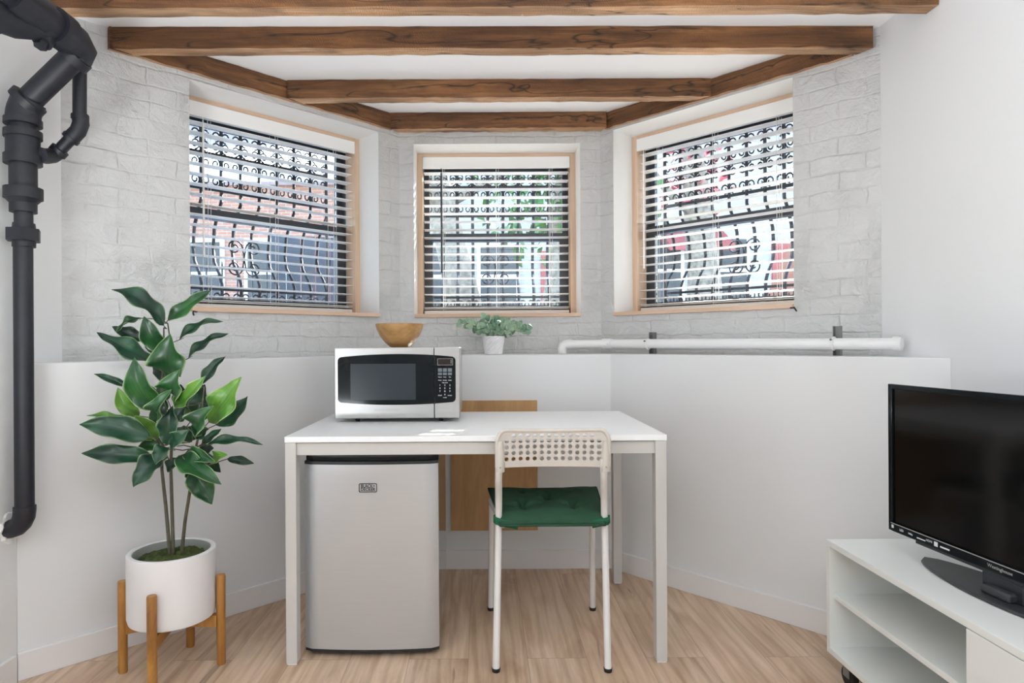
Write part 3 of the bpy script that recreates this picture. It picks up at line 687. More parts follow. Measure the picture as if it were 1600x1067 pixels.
def arcpanel(xa, xb, zb0, zt0, zbm, ztm, y0, y1, name, mat, par, rl=0, rr=0):
    """panel with bowed top/bottom: the bow spans the whole microwave face"""
    Lx, Rx = P(528, 600, MY0).x, P(712, 600, MY0).x; n = 24; tops = []; bots = []
    xs_ = sorted(set([xa + (xb - xa) * i / n for i in range(n + 1)] + ([xa + .014 * (1 - math.cos(i * PI / 16)) for i in range(9)] if rl else []) + ([xb - .014 * (1 - math.cos(i * PI / 16)) for i in range(9)] if rr else [])))
    for x in xs_:
        s = (x - Lx) / (Rx - Lx); q = 1 - (2 * s - 1) ** 2
        zt = zt0 + (ztm - zt0) * q; zb_ = zb0 + (zbm - zb0) * q
        ed = 1e9
        if rl: ed = min(ed, x - xa)
        if rr: ed = min(ed, xb - x)
        R_ = .014; c = R_ - math.sqrt(max(0, R_ * R_ - (R_ - ed) ** 2)) if ed < R_ else 0
        tops.append((x, zt - c)); bots.append((x, zb_ + c))
    pts = bots + tops[::-1]; k = len(pts)
    vs = [L((p[0], y, p[1])) for y in (y0, y1) for p in pts]
    fs = [tuple(range(k)), tuple(range(k, 2 * k))[::-1]] + [((i + 1) % k, i, k + i, k + (i + 1) % k) for i in range(k)]
    return MB().add(vs, fs).build(name, mat, par)
gz = lambda py: P(620, py, MY0).z
Lx, Rx = P(528, 600, MY0).x, P(712, 600, MY0).x
dg = arcpanel(Lx, sx_ - .0015, gz(628), gz(558), gz(632.5), gz(553), MY0 - .0025, MY0 + .001, 'door_glass', M['black_gl'], mw, rl=1)
cg = arcpanel(sx_ + .0015, Rx, gz(628), gz(558), gz(632.5), gz(553), MY0 - .0025, MY0 + .001, 'keypad_glass', M['black_gl'], mw, rr=1)
M['mesh'] = plain('grey_window_mesh', (.030, .040, .048), .22, var=.08, scale=4, spec=.3)
a_, b_ = P(548, 625, MY0), P(649.5, 568, MY0)
mbox(MB(), a_.x, b_.x, MY0 - .0032, MY0 - .0024, a_.z, b_.z).build('viewing_window', M['mesh'], dg)
a_, b_ = P(684, 570, MY0), P(707, 560.5, MY0)
dsp = mbox(MB(), a_.x, b_.x, MY0 - .0032, MY0 - .0024, a_.z, b_.z).build('display', M['lcd'], cg)
fmb = MB(); tt = .0011
for q in ((a_.x - tt, b_.x + tt, a_.z - tt, a_.z), (a_.x - tt, b_.x + tt, b_.z, b_.z + tt), (a_.x - tt, a_.x, a_.z, b_.z), (b_.x, b_.x + tt, a_.z, b_.z), (b_.x - .006, b_.x - .0045, a_.z + .005, b_.z - .003)):
    mbox(fmb, q[0], q[1], MY0 - .0036, MY0 - .0024, q[2], q[3])
fmb.build('display_border', M['mark_g'], dsp)
# keys: printed marks, rows
keys = []
for r_, (yy, hh) in enumerate(((578, 5.5), (584, 4.0))):
    for c_, xx in enumerate((687.5, 695.2, 703)): keys.append((xx, yy, 6.2, hh, 'pad'))
M['key'] = plain('grey_key_print', (.13, .16, .18), .5)
km = {}
for (xx, yy, ww, hh, kd) in keys:
    a_ = P(xx - ww / 2, yy + hh / 2, MY0); b_ = P(xx + ww / 2, yy - hh / 2, MY0)
    mbox(MB(), a_.x, b_.x, MY0 - .0030, MY0 - .0024, a_.z, b_.z).build('key', M['key'], cg)
def ktext(tx, px, py, size, mat='mark_l'):
    p = L((P(px, py, MY0).x, MY0 - .0028, P(px, py, MY0).z))
    text_mesh(tx, size, M[mat], 'key_print', cg, Matrix.Translation(p) @ Matrix.Rotation(PI / 2, 4, 'X'), .0002, .0001)
for tx, xx, yy, sz in (('Popcorn', 687.5, 589, .0042), ('Potato', 695.2, 589, .0042), ('Pizza', 703, 589, .0042), ('Frozen', 687.5, 594, .0046), ('Beverage', 695.2, 594, .0040), ('Reheat', 703, 594, .0046), ('TIME COOK', 695.2, 598, .0042)):
    ktext(tx, xx, yy, sz)
for i, dgt in enumerate('123456789'): ktext(dgt, (687.5, 695.2, 703)[i % 3], 601.8 + 4.7 * (i // 3), .0088)
ktext('0', 695.2, 616.4, .0085)
ktext('STOP', 687.5, 617.8, .0060); ktext('START', 703, 617.8, .0055); ktext('+30 SEC', 695.2, 621, .0042)
a_ = L((P(604, 640.5, MY0).x, MY0 - .0002, P(604, 640.5, MY0).z))
text_mesh('BLACK+DECKER', .0125, M['mark_g'], 'embossed_letters', mw, Matrix.Translation(a_) @ Matrix.Rotation(PI / 2, 4, 'X'), .0003)
a_, b_ = P(681.5, 645, MY0), P(709, 631.5, MY0)
mbox(MB(), a_.x, b_.x, MY0 - .0016, MY0 + .002, a_.z, b_.z).build('door_button', M['steel'], cpn, bevel=.0012)
for x in (MX0 + .08, MX1 - .075):
    for y in (MY0 + .04, MY1 - .05):
        p = L((x, y, TZ)); MB().lathe([(.007, .0), (.009, .003), (.009, .017)], 12, p).build('foot', M['rubber'], mw, smooth='auto')

# bowl
bc = (P(624.5, 540, 2.60).x, 2.60, MZ1)
prof = [(.033, 0), (.040, .003), (.058, .018), (.080, .046), (.093, .074), (.0975, .094), (.0955, .0955), (.090, .092), (.084, .07), (.065, .035), (.035, .012), (.002, .008)]
tag(MB().lathe(prof, 48).build('wooden_bowl', M['bowl'], smooth='auto', loc=bc), 'round brown wooden bowl on top of the microwave', 'bowl')

# ------------------------------------------------------------------ leaf helper
def leaf(base, tip, width, name, mat, parent, nrm=Vector((0, -.8, .6)), droop=.12, fold=.35, wave=.0, nu=12, nv=6, twist=0, side=0.0, blunt=.75):
    base, tip = Vector(base), Vector(tip); ax = tip - base; Ln = ax.length; t = ax.normalized()
    s = t.cross(nrm); s = s.normalized() if s.length > 1e-4 else Vector((1, 0, 0)); nn = s.cross(t).normalized()
    vs, uvs, fs = [], [], []
    ph = random.uniform(0, 6.28)
    for i in range(nu + 1):
        a = i / nu
        c = base + ax * a + nn * (droop * Ln * math.sin(PI * a)) + s * (side * Ln * math.sin(PI * a))
        if blunt > .8: wd = width * .5 * (math.sin(PI * a ** blunt) ** .7 if 0 < a < 1 else 0) + .0004
        else: wd = width * .5 * (a ** .72) * ((1 - a) ** 1.0) / .305 + .0004
        an = twist * (a - .5); s2 = s * math.cos(an) + nn * math.sin(an); n2 = nn * math.cos(an) - s * math.sin(an)
        for j in range(nv + 1):
            b = 2 * j / nv - 1
            p = c + s2 * (wd * b * math.cos(fold * abs(b))) + n2 * (wd * abs(b) * math.sin(fold) + wave * wd * abs(b) ** 2 * math.sin(a * 11 + ph + (1.8 if b > 0 else 0)))
            vs.append(p); uvs.append((a, j / nv))
    for i in range(nu):
        for j in range(nv): k = i * (nv + 1) + j; fs.append((k, k + 1, k + nv + 2, k + nv + 1))
    me = bpy.data.meshes.new(name); me.from_pydata([tuple(v) for v in vs], [], fs)
    ul = me.uv_layers.new(name='UVMap')
    for lp in me.loops: ul.data[lp.index].uv = uvs[lp.vertex_index]
    me.materials.append(mat); me.shade_smooth()
    o = bpy.data.objects.new(name, me); COL.objects.link(o); o.parent = parent
    sd_ = o.modifiers.new('thickness', 'SOLIDIFY'); sd_.thickness = .0009
    return o

# ------------------------------------------------------------------ plant stand, pot and plant
PC = Vector((-1.006, 2.061, 0))
st = empty('plant_stand', PC, math.radians(0), label='four legged varnished wooden plant stand under the white planter', cat='plant stand')
PR, RL = .131, .148
for k in range(4):
    a = k * PI / 2 + math.radians(4 if k % 2 else 10); x, y = RL * math.cos(a), RL * math.sin(a)
    MB().lathe([(.012, 0), (.0140, .004), (.0145, .286), (.013, .291)], 18, (x, y, 0)).build('leg', M['acacia'], st, smooth='auto')
for k in range(2):
    a = k * PI / 2 + math.radians(4 if k % 2 else 10); Mx = Matrix.Rotation(a, 4, 'Z')
    h0, h1 = .128, .163
    # flat bar deeper at the legs with arched underside
    n = 12; top = [(-RL + .012 + (2 * RL - .024) * i / n) for i in range(n + 1)]
    vs = []
    for yy in (-.011, .011):
        for x in top: vs.append(Mx @ Vector((x, yy, h1)))
        for x in top: vs.append(Mx @ Vector((x, yy, h0 - .012 * min(1, abs(x) / RL) ** 2 + .006 )))
    m_ = n + 1; fs = []
    for i in range(n):
        fs += [(i, i + 1, m_ + i + 1, m_ + i)[::-1], (2 * m_ + i, 2 * m_ + i + 1, 3 * m_ + i + 1, 3 * m_ + i), (i, i + 1, 2 * m_ + i + 1, 2 * m_ + i), (m_ + i, m_ + i + 1, 3 * m_ + i + 1, 3 * m_ + i)[::-1]]
    M_ax = M['acacia']
    MB().add(vs, fs).build('crossbar', M_ax, st)
PZ = .1645
pp = empty('potted_plant', PC + Vector((0, 0, PZ)), label='tall artificial green leafy plant in a white cylindrical planter on wooden stand', cat='potted plant')
hpot = .382 - PZ
MB().lathe([(PR - .016, 0), (PR - .004, .006), (PR, .02), (PR, hpot - .002), (PR - .002, hpot), (PR - .014, hpot), (PR - .016, hpot - .003), (PR - .016, hpot - .05)], 64, cap=1).build('planter', [M['pot']], pp, smooth='auto')
MB().lathe([(PR - .0162, hpot - .002), (PR - .018, hpot - .0025), (PR - .018, hpot - .06), (PR - .0162, hpot - .06)], 64, cap=0).build('inner_liner', M['pot_in'], pp, smooth='auto')
mo = MB(); n, k = 40, 14; vs = [(0, 0, hpot - .028)]
rnd = random.Random(3)
for i in range(1, k + 1):
    for j in range(n):
        rr = (PR - .0185) * i / k; vs.append((rr * math.cos(2 * PI * j / n), rr * math.sin(2 * PI * j / n), hpot - .036 + .018 * (1 - (i / k) ** 2) + rnd.uniform(0, .015) * (i < k)))
fs = [(0, 1 + j, 1 + (j + 1) % n) for j in range(n)] + [(1 + (i - 1) * n + j, 1 + i * n + j, 1 + i * n + (j + 1) % n, 1 + (i - 1) * n + (j + 1) % n) for i in range(1, k) for j in range(n)]
mo_o = mo.add(vs, fs).build('moss', M['moss'], pp, smooth=True); mo_o['kind'] = 'stuff'
org = PC + Vector((0, 0, PZ))
def Q(px, py, Y=2.05): return P(px, py, Y) - org
stems = [[(266, 872, 2.05), (259, 790, 2.05), (253, 735, 2.04), (252, 690, 2.03), (250, 640, 2.04), (253, 590, 2.05), (256, 540, 2.06), (256, 512, 2.06)],
         [(271, 872, 2.05), (269, 800, 2.06), (267, 735, 2.07), (268, 690, 2.08), (274, 650, 2.08), (280, 610, 2.09), (272, 570, 2.10), (262, 505, 2.10)],
         [(283, 872, 2.07), (289, 815, 2.06), (297, 765, 2.04), (301, 740, 2.03), (306, 700, 2.03), (312, 672, 2.02), (316, 630, 2.03), (319, 604, 2.04)]]
spts = []
for sidx, sp_ in enumerate(stems):
    pts = [Q(*p) for p in sp_]; spts += [(p, sp_[i]) for i, p in enumerate(pts)][2:]
    # smooth by interpolation
    fine = []
    for i in range(len(pts) - 1):
        for q in range(4): fine.append(pts[i].lerp(pts[i + 1], q / 4))
    fine.append(pts[-1]); rr = [.0062 - .004 * i / len(fine) for i in range(len(fine))]
    MB().tube(fine, rr, 8).build('stem', M['stem'], pp, smooth=True)
LV = [ # base, tip, width px, mat, base depth, tip depth, droop, fold, side, facing
 (256,509,174,452,38,'d',2.05,2.00,.20,.35,.0,'u'), (262,501,330,453,26,'m',2.10,2.13,.10,.3,.06,'f'),
 (222,497,181,519,19,'m',2.08,2.05,.12,.4,.0,'u'), (224,531,175,510,24,'d',2.09,2.06,-.08,.3,.0,'f'),
 (243,567,151,519,36,'d',2.04,1.98,.05,.3,-.08,'u'), (253,547,225,494,34,'m',2.03,1.98,.10,.4,-.06,'f'),
 (270,590,266,522,54,'m',2.02,1.95,.15,.2,.0,'f'), (280,531,349,502,23,'d',2.10,2.16,.14,.4,.0,'u'),
 (294,560,357,521,23,'d',2.10,2.17,.06,.35,-.07,'u'), (253,552,226,541,14,'d',2.10,2.10,.0,.2,.0,'f'),
 (316,600,352,557,20,'d',2.05,2.10,.05,.4,-.05,'f'), (277,619,281,577,40,'m',1.99,1.93,.25,.35,.0,'f'),
 (246,640,210,558,42,'m',2.00,1.94,.10,.35,-.10,'f'), (226,633,207,565,24,'d',2.06,2.02,.06,.3,-.06,'f'),
 (200,603,147,584,13,'d',2.08,2.06,.04,.4,.0,'f'), (217,650,184,605,26,'b',2.08,2.05,.05,.3,-.12,'f'),
 (272,634,321,587,26,'b',1.97,1.92,.06,.4,.10,'f'), (326,660,377,589,44,'b',2.00,1.96,.06,.22,.04,'f'),
 (337,664,387,619,30,'d',2.05,2.07,.02,.25,.12,'f'), (252,649,268,608,32,'m',1.96,1.90,.30,.45,.10,'f'),
 (203,657,135,649,17,'b',2.06,2.03,.08,.3,-.04,'u'), (235,683,124,663,40,'d',2.00,1.94,.04,.3,.04,'f'),
 (238,714,127,708,32,'d',2.00,1.95,.10,.35,-.02,'f'), (249,709,208,761,36,'d',1.97,1.90,.12,.3,-.05,'f'),
 (262,699,243,726,26,'d',1.95,1.90,.25,.3,.0,'f'), (262,695,270,634,32,'d',1.97,1.95,.05,.35,.0,'f'),
 (312,675,334,634,36,'m',1.97,1.92,.28,.4,.0,'f'), (319,682,299,664,24,'d',2.00,1.95,.10,.3,.0,'f'),
 (316,694,346,670,14,'d',2.02,2.04,.05,.4,.0,'f'), (323,695,411,695,19,'d',2.02,2.05,.14,.45,.02,'u'),
 (355,717,397,724,15,'d',2.06,2.08,.06,.35,.0,'f'), (331,719,356,710,20,'b',1.99,1.96,.12,.4,.0,'f'),
 (279,712,346,757,34,'m',1.97,1.90,.14,.25,.08,'u'), (289,709,336,721,24,'m',1.98,1.93,.14,.3,.0,'f'),
 (300,734,331,788,38,'m',2.02,2.00,.05,.25,-.02,'f'), (302,754,294,727,16,'m',2.03,2.02,.05,.3,.0,'f'),
 (269,701,295,671,26,'d',1.96,1.93,.15,.3,.0,'f'), (248,697,216,697,22,'m',2.04,2.03,.05,.3,.0,'f'),
 (246,687,211,649,30,'b',2.05,2.02,.05,.3,.0,'f'), (309,655,320,600,32,'d',2.06,2.06,.04,.3,.0,'f'),
 (269,661,294,630,22,'d',2.05,2.05,.04,.3,.0,'f'), (262,600,240,560,22,'d',2.14,2.20,.05,.3,.0,'f'),
 (256,655,232,600,26,'d',2.10,2.14,.05,.3,.0,'f'), (300,655,290,610,24,'m',2.12,2.18,.05,.3,.0,'f'),
 (262,715,238,735,18,'d',2.10,2.16,.10,.3,.0,'f'), (306,704,345,738,22,'d',2.10,2.16,.10,.3,.0,'f'),
 (300,690,275,668,24,'m',2.10,2.14,.08,.3,.0,'f'), (262,640,228,622,28,'d',2.12,2.14,.08,.3,.0,'f'), (270,655,300,640,26,'d',2.12,2.14,.08,.3,.0,'f'), (255,700,222,684,26,'d',2.12,2.16,.08,.3,.0,'f'), (290,690,322,664,26,'d',2.13,2.14,.08,.3,.0,'f'), (252,665,236,640,24,'m',2.09,2.08,.1,.3,.0,'f'), (300,640,306,605,26,'m',2.10,2.12,.08,.3,.0,'f'), (262,625,254,590,26,'m',2.12,2.14,.08,.3,.0,'f'), (275,715,262,738,20,'d',2.08,2.06,.08,.3,.0,'f'), (310,705,334,700,20,'d',2.06,2.08,.08,.3,.0,'f'), (258,580,246,552,24,'d',2.13,2.15,.08,.3,.0,'f'), (284,640,282,600,24,'d',2.14,2.15,.08,.3,.0,'f'), (314,660,335,612,24,'m',2.10,2.14,.08,.3,.0,'f')]
for (bx_, by_, tx_, ty_, wd, mt, yb, yt, dr, fo, sd2, fc) in LV:
    b_, t_2 = Q(bx_, by_, yb), Q(tx_, ty_, yt)
    nrm = Vector((.1, -.9, .45)) if fc == 'f' else Vector((0, -.6, .8))
    lf = leaf(b_, t_2, wd * 2.0 / F, 'leaf', M['leaf_' + mt], pp, nrm, dr, fo, .38, nu=20, nv=8, twist=random.uniform(-.5, .5), side=sd2)
    # petiole to the nearest lower stem point
    best = min(spts, key=lambda q: (q[0] - b_).length + (0 if q[0].z < b_.z + .01 else .15))
    p0 = best[0]; d_ = (b_ - t_2).normalized()
    mid = b_.lerp(p0, .5) + d_ * .01
    if (b_ - p0).length > .006: MB().tube([p0, mid, b_, b_ + (t_2 - b_) * .1], [.0022, .0018, .0015, .001], 6).build('petiole', M['stem'], pp, smooth=True)

# ledge plant
lp = P(771, 553, 3.05); lp.z = ZL
lpe = empty('small_potted_plant', lp, label='small pale green eucalyptus in a dimpled white pot on the ledge', cat='potted plant')
pt = MB(); n = 40; prof = []
rows_ = 14
vs = []
for i in range(rows_ + 1):
    a = i / rows_; z = .002 + .086 * a; rr = .041 + .013 * a
    for j in range(n): rj = rr + .0016 * (1 if (i + j) % 2 else -1) * (0 < i < rows_); vs.append((rj * math.cos(2 * PI * j / n), rj * math.sin(2 * PI * j / n), z))
k0 = len(vs)
for rr, z in ((.050, .088), (.048, .07)):
    for j in range(n): vs.append((rr * math.cos(2 * PI * j / n), rr * math.sin(2 * PI * j / n), z))
R_ = rows_ + 3
fs = [(i * n + j, i * n + (j + 1) % n, (i + 1) * n + (j + 1) % n, (i + 1) * n + j) for i in range(R_ - 1) for j in range(n)] + [tuple(range(n))[::-1], tuple(range((R_ - 1) * n, R_ * n))]
pt.add(vs, fs).build('pot', M['pot'], lpe)
rnd = random.Random(11)
EUC = [(-.15, .0, .150), (-.10, .02, .125), (-.04, .0, .17), (.02, -.02, .165), (.06, .03, .15), (.115, .0, .135), (.165, -.01, .115), (.0, .05, .15), (-.06, -.04, .12), (.08, -.04, .11)]
for (ex, ey, ez) in EUC:
    tip = Vector((ex, ey, ez)); b0_ = Vector((ex * .12, ey * .12, .075)); pts = [b0_, b0_.lerp(tip, .35) + Vector((0, 0, .025)), b0_.lerp(tip, .7) + Vector((0, 0, .02)), tip]
    MB().tube(pts, .0014, 5).build('stem', M['stem'], lpe)
    ns = max(3, int(tip.xy.length / .022) + 2)
    for i in range(ns):
        s = .25 + .75 * i / (ns - 1); idx_ = min(2, int(s * 3)); p = pts[idx_].lerp(pts[idx_ + 1], s * 3 - idx_) if s < 1 else tip
        for sgn in (-1, 1):
            an = rnd.uniform(0, 2 * PI); dv = Vector((math.cos(an) * .6 + ex * 2, math.sin(an) * .6, sgn * .75 + .25)).normalized()
            leaf(p, p + dv * rnd.uniform(.026, .038), rnd.uniform(.025, .034), 'leaf', M['euc'], lpe, Vector((rnd.uniform(-.5, .5), -1, rnd.uniform(0, .8))), .1, .25, 0, nu=6, nv=4, blunt=.9)

# ------------------------------------------------------------------ chair
# rear (near camera) feet, front (far) feet measured on the floor
RLf, RRf = G(775, 1049, 0), G(950, 1049, 0); FLf, FRf = G(767, 953, 0), G(926, 953, 0)
c0 = (RLf + RRf + FLf + FRf) / 4; c0.z = 0
ch = empty('side_chair', c0, label='white metal chair with perforated plastic backrest standing at the table', cat='chair')
def C(v): return Vector(v) - c0
TR = .0125
def bez(pts, n=6):
    out = []
    P_ = [pts[0]] + list(pts) + [pts[-1]]
    for i in range(1, len(P_) - 2):
        p0, p1, p2, p3 = P_[i - 1], P_[i], P_[i + 1], P_[i + 2]
        for k in range(n):
            t = k / n; out.append(.5 * ((2 * p1) + (p2 - p0) * t + (2 * p0 - 5 * p1 + 4 * p2 - p3) * t * t + (3 * p1 - p0 - 3 * p2 + p3) * t ** 3))
    out.append(pts[-1]); return out
def backleg(foot, seat, mid, top, nm):
    pts = [Vector(foot) + Vector((0, 0, .008)), Vector(seat), Vector(mid), Vector(top)]
    f = bez([C(p) for p in pts], 8)
    lg = MB().tube(f, TR * .92, 16).build(nm, M['chair_steel'], ch, smooth='auto')
    MB().tube([C(Vector(foot)), C(Vector(foot) + Vector((0, 0, .012)))], [.012, .0138], 14).build('foot_cap', M['rubber'], lg, smooth='auto')
sl, sr = P(779, 815, 2.12), P(944.5, 815, 2.12)
bl_, br_ = P(779, 745, 2.050), P(943.5, 745, 2.050)
tl, tr = P(781, 716, 2.036), P(942.5, 716, 2.036)
backleg(RLf, sl, bl_, tl, 'leg'); backleg(RRf, sr, br_, tr, 'leg')
sz = .438
fl, frr = Vector((FLf.x + .006, 2.46, sz)), Vector((FRf.x - .004, 2.46, sz))
def frontleg(foot, topp, rear):
    pts = [C(Vector(foot) + Vector((0, 0, .008))), C(topp + Vector((0, .004, -.04))), C(topp + Vector((0, -.012, -.004))), C(topp + Vector((0, -.05, 0))), C(rear)]
    lg = MB().tube([pts[0]] + bez(pts[1:], 6), TR * .92, 16).build('leg', M['chair_steel'], ch, smooth='auto')
    MB().tube([C(Vector(foot)), C(Vector(foot) + Vector((0, 0, .012)))], [.012, .0138], 14).build('foot_cap', M['rubber'], lg, smooth='auto')
frontleg(FLf, fl, Vector((sl.x + .014, sl.y, sz - .0))); frontleg(FRf, frr, Vector((sr.x - .014, sr.y, sz)))
# seat shell
se = MB(); n, k = 16, 14; vs = []
xl, xr = sl.x - .004, sr.x + .004
for th in (0, -.006):
    for i in range(k + 1):
        v = i / k; yy = 2.10 + .385 * v
        ex = .02 * max(0, 1 - (1 - v) / .12) ** 2
        x0_, x1_ = (sl.x + .012) * (1 - v) + (fl.x - .012) * v + ex, (sr.x - .012) * (1 - v) + (frr.x + .012) * v - ex
        for j in range(n + 1):
            u = j / n; vs.append(C((x0_ + (x1_ - x0_) * u, yy, .4565 + th - .008 * math.sin(PI * u) * math.sin(PI * min(1, v * 1.2)) - .012 * max(0, v - .85) / .15)))
a2 = (n + 1) * (k + 1); fs = []
for i in range(k):
    for j in range(n):
        q = i * (n + 1) + j; fs += [(q, q + 1, q + n + 2, q + n + 1), (a2 + q, a2 + q + n + 1, a2 + q + n + 2, a2 + q + 1)]
for i in range(k):
    q = i * (n + 1); fs += [(q, q + n + 1, a2 + q + n + 1, a2 + q), (q + n + n + 1, q + n, a2 + q + n, a2 + q + 2 * n + 1)]
for j in range(n): fs += [(j + 1, j, a2 + j, a2 + j + 1), (k * (n + 1) + j, k * (n + 1) + j + 1, a2 + k * (n + 1) + j + 1, a2 + k * (n + 1) + j)]
se.add(vs, fs).build('seat', M['chair_plastic'], ch, smooth='auto')
# perforated backrest: grid of cells with round holes, bowed toward the table
bk = MB(); cols, rows = 14, 5; ns = 12
bxl, bxr = P(774, 700, 2.062).x, P(950.5, 700, 2.062).x; bz0, bz1 = P(860, 727, 2.07).z, P(860, 668.5, 2.06).z
cw = (bxr - bxl); 
def bpt(u, v, off=0):   # u 0..1 across, v 0..1 up
    x = bxl + cw * u; z = bz0 + (bz1 - bz0) * v
    top = max(0, (v - .72) / .28); ed = min(u, 1 - u)
    # rounded upper corners, slightly dipped top edge
    z -= .005 * math.sin(PI * u) * top
    cxr = .085
    if ed < cxr and v > .6:
        f_ = (cxr - ed) / cxr; z -= (bz1 - bz0) * .30 * (v - .6) / .4 * (1 - math.sqrt(max(0, 1 - f_ ** 2)))
    y = 2.034 - .016 * v + .022 * (1 - (2 * u - 1) ** 2) + off
    return C((x, y, z))
U0, U1, V0, V1 = .064, .936, .14, .93
du, dv = (U1 - U0) / cols, (V1 - V0) / rows
def quad(u0, u1, v0, v1, nx=1, ny=1):
    for a in range(nx):
        for b in range(ny):
            ua, ub = u0 + (u1 - u0) * a / nx, u0 + (u1 - u0) * (a + 1) / nx; va, vb = v0 + (v1 - v0) * b / ny, v0 + (v1 - v0) * (b + 1) / ny
            bk.add([bpt(ua, va), bpt(ub, va), bpt(ub, vb), bpt(ua, vb)], [(0, 1, 2, 3)])
quad(0, U0, 0, 1, 6, 12); quad(U1, 1, 0, 1, 6, 12); quad(U0, U1, 0, V0, cols, 1); quad(U0, U1, V1, 1, cols, 2)
for c_ in range(cols):
    for r_ in range(rows):
        shrink = 0
        uc, vc = U0 + du * (c_ + .5), V0 + dv * (r_ + .5)
        if r_ == rows - 1 and c_ in (0, cols - 1): quad(uc - du / 2, uc + du / 2, vc - dv / 2, vc + dv / 2); continue
        hr = .0071; hu, hv = hr / cw, hr / (bz1 - bz0); ou, ins = [], []
        for i in range(ns):
            a = 2 * PI * (i + .5) / ns; ca, sa = math.cos(a), math.sin(a); m_ = max(abs(ca), abs(sa))
            ins.append(bpt(uc + hu * ca, vc + hv * sa))
        # square ring sampled at ns points incl. corners
        ring = []
        for i in range(ns):
            a = 2 * PI * (i + .5) / ns
            ca, sa = math.cos(a), math.sin(a)
            sq = max(abs(ca), abs(sa)); ring.append([ca / sq, sa / sq])
        # snap the nearest samples to corners
        for cx_ in (-1, 1):
            for cy_ in (-1, 1):
                i = min(range(ns), key=lambda q: (ring[q][0] - cx_) ** 2 + (ring[q][1] - cy_) ** 2 + q * 1e-6); ring[i] = [cx_, cy_]
        ou = [bpt(uc + du / 2 * p[0], vc + dv / 2 * p[1]) for p in ring]
        bk.add(ou + ins, [(i, (i + 1) % ns, ns + (i + 1) % ns, ns + i) for i in range(ns)])
bo = bk.build('backrest', M['chair_plastic'], ch)
md = bo.modifiers.new('weld', 'WELD'); md.merge_threshold = .0002
md = bo.modifiers.new('thick', 'SOLIDIFY'); md.thickness = .005; md.offset = 0
rim = []
for (u, v) in [(.012, .0), (.012, .35), (.012, .6), (.016, .8), (.035, .93), (.07, .985), (.12, .995), (.3, .995), (.5, .995), (.7, .995), (.88, .995), (.93, .985), (.965, .93), (.984, .8), (.988, .6), (.988, .35), (.988, 0)]: rim.append(bpt(u, v))
MB().tube(bez(rim, 4), .0065, 12).build('backrest_rim', M['chair_plastic'], ch, smooth='auto')
for u, uu in ((.040, 0), (.960, 1)):
    MB().tube([bpt(u, -.10), bpt(u, .3), bpt(u, .72)], [.0142, .0142, .009], 14).build('backrest_socket', M['chair_plastic'], ch, smooth='auto')
    p = bpt(u, .02); MB().tube([p + Vector((0, -.013, 0)), p + Vector((0, -.0165, 0))], .0028, 10).build('screw', M['screw'], ch)

# cushion (rests on the seat)
cu = empty('seat_cushion', (c0.x, c0.y, .458), label='dark green tufted cushion strapped onto the white chair', cat='cushion')
def K(v): return Vector(v) - Vector((c0.x, c0.y, .458))
cA, cB, cC, cD = Vector((sl.x + .004, 2.088)), Vector((sr.x - .004, 2.088)), Vector((P(931, 757, 2.5).x, 2.49)), Vector((P(763, 757, 2.5).x, 2.48))
n, k = 84, 76; vs = []
tufts = [(.29, .75), (.72, .75), (.50, .49), (.25, .25), (.72, .25)]
rnd = random.Random(5)
for side in (1, -1):
    for i in range(k + 1):
        v = i / k
        for j in range(n + 1):
            u = j / n; p = cA.lerp(cB, u).lerp(cD.lerp(cC, u), v)
            e_ = (math.sin(PI * u) ** .42) * (math.sin(PI * v) ** .42)
            h = .036 * e_ + .0012 * math.sin(u * 23 + v * 9) * math.sin(v * 17 - u * 5) * e_
            for (tu, tv) in tufts:
                d2 = ((u - tu) * .38) ** 2 + ((v - tv) * .38) ** 2
                an = math.atan2(v - tv, u - tu); h -= (.030 * math.exp(-d2 / .00035) + (.015 + .013 * math.cos(4 * an)) * math.exp(-d2 / .0024)) * e_
            if v < .16 : p = p + Vector((0, .0))
            sag = -.004 * (1 - v) - .022 * max(0, (.12 - v) / .12) ** 1.5 + .006 * math.cos(2 * PI * u) * v
            z = .470 + sag + (h if side > 0 else -.009 * e_)
            vs.append(K((p.x, p.y, z)))
a2 = (n + 1) * (k + 1); fs = []
for i in range(k):
    for j in range(n):
        q = i * (n + 1) + j; fs += [(q, q + 1, q + n + 2, q + n + 1), (a2 + q, a2 + q + n + 1, a2 + q + n + 2, a2 + q + 1)]
cbody = MB().add(vs, fs).build('cushion_pad', M['cushion'], cu, smooth=True)
md = cbody.modifiers.new('weld', 'WELD'); md.merge_threshold = .0003
edge = [cA, cB, cC, cD, cA]
pip = []
for a, b in zip(edge[:-1], edge[1:]):
    for i in range(8):
        q = a.lerp(b, i / 8); v = (q.y - 2.088) / .40; u = min(1, max(0, (q.x - cD.x) / (cC.x - cD.x)))
        pip.append(K((q.x, q.y, .470 - .004 * (1 - v) - .022 * max(0, (.12 - v) / .12) ** 1.5 + .006 * math.cos(2 * PI * u) * v)))
pip.append(pip[0]); MB().tube(pip, .004, 8).build('piping', M['cushion'], cu, smooth=True)
for (u, v) in tufts:
    p = cA.lerp(cB, u).lerp(cD.lerp(cC, u), v); MB().lathe([(.001, .0035), (.004, .003), (.0055, .001), (.0055, -.001)][::-1], 10, K((p.x, p.y, .470 - .004 * (1 - v)))).build('tuft_button', M['cushion'], cu, smooth=True)
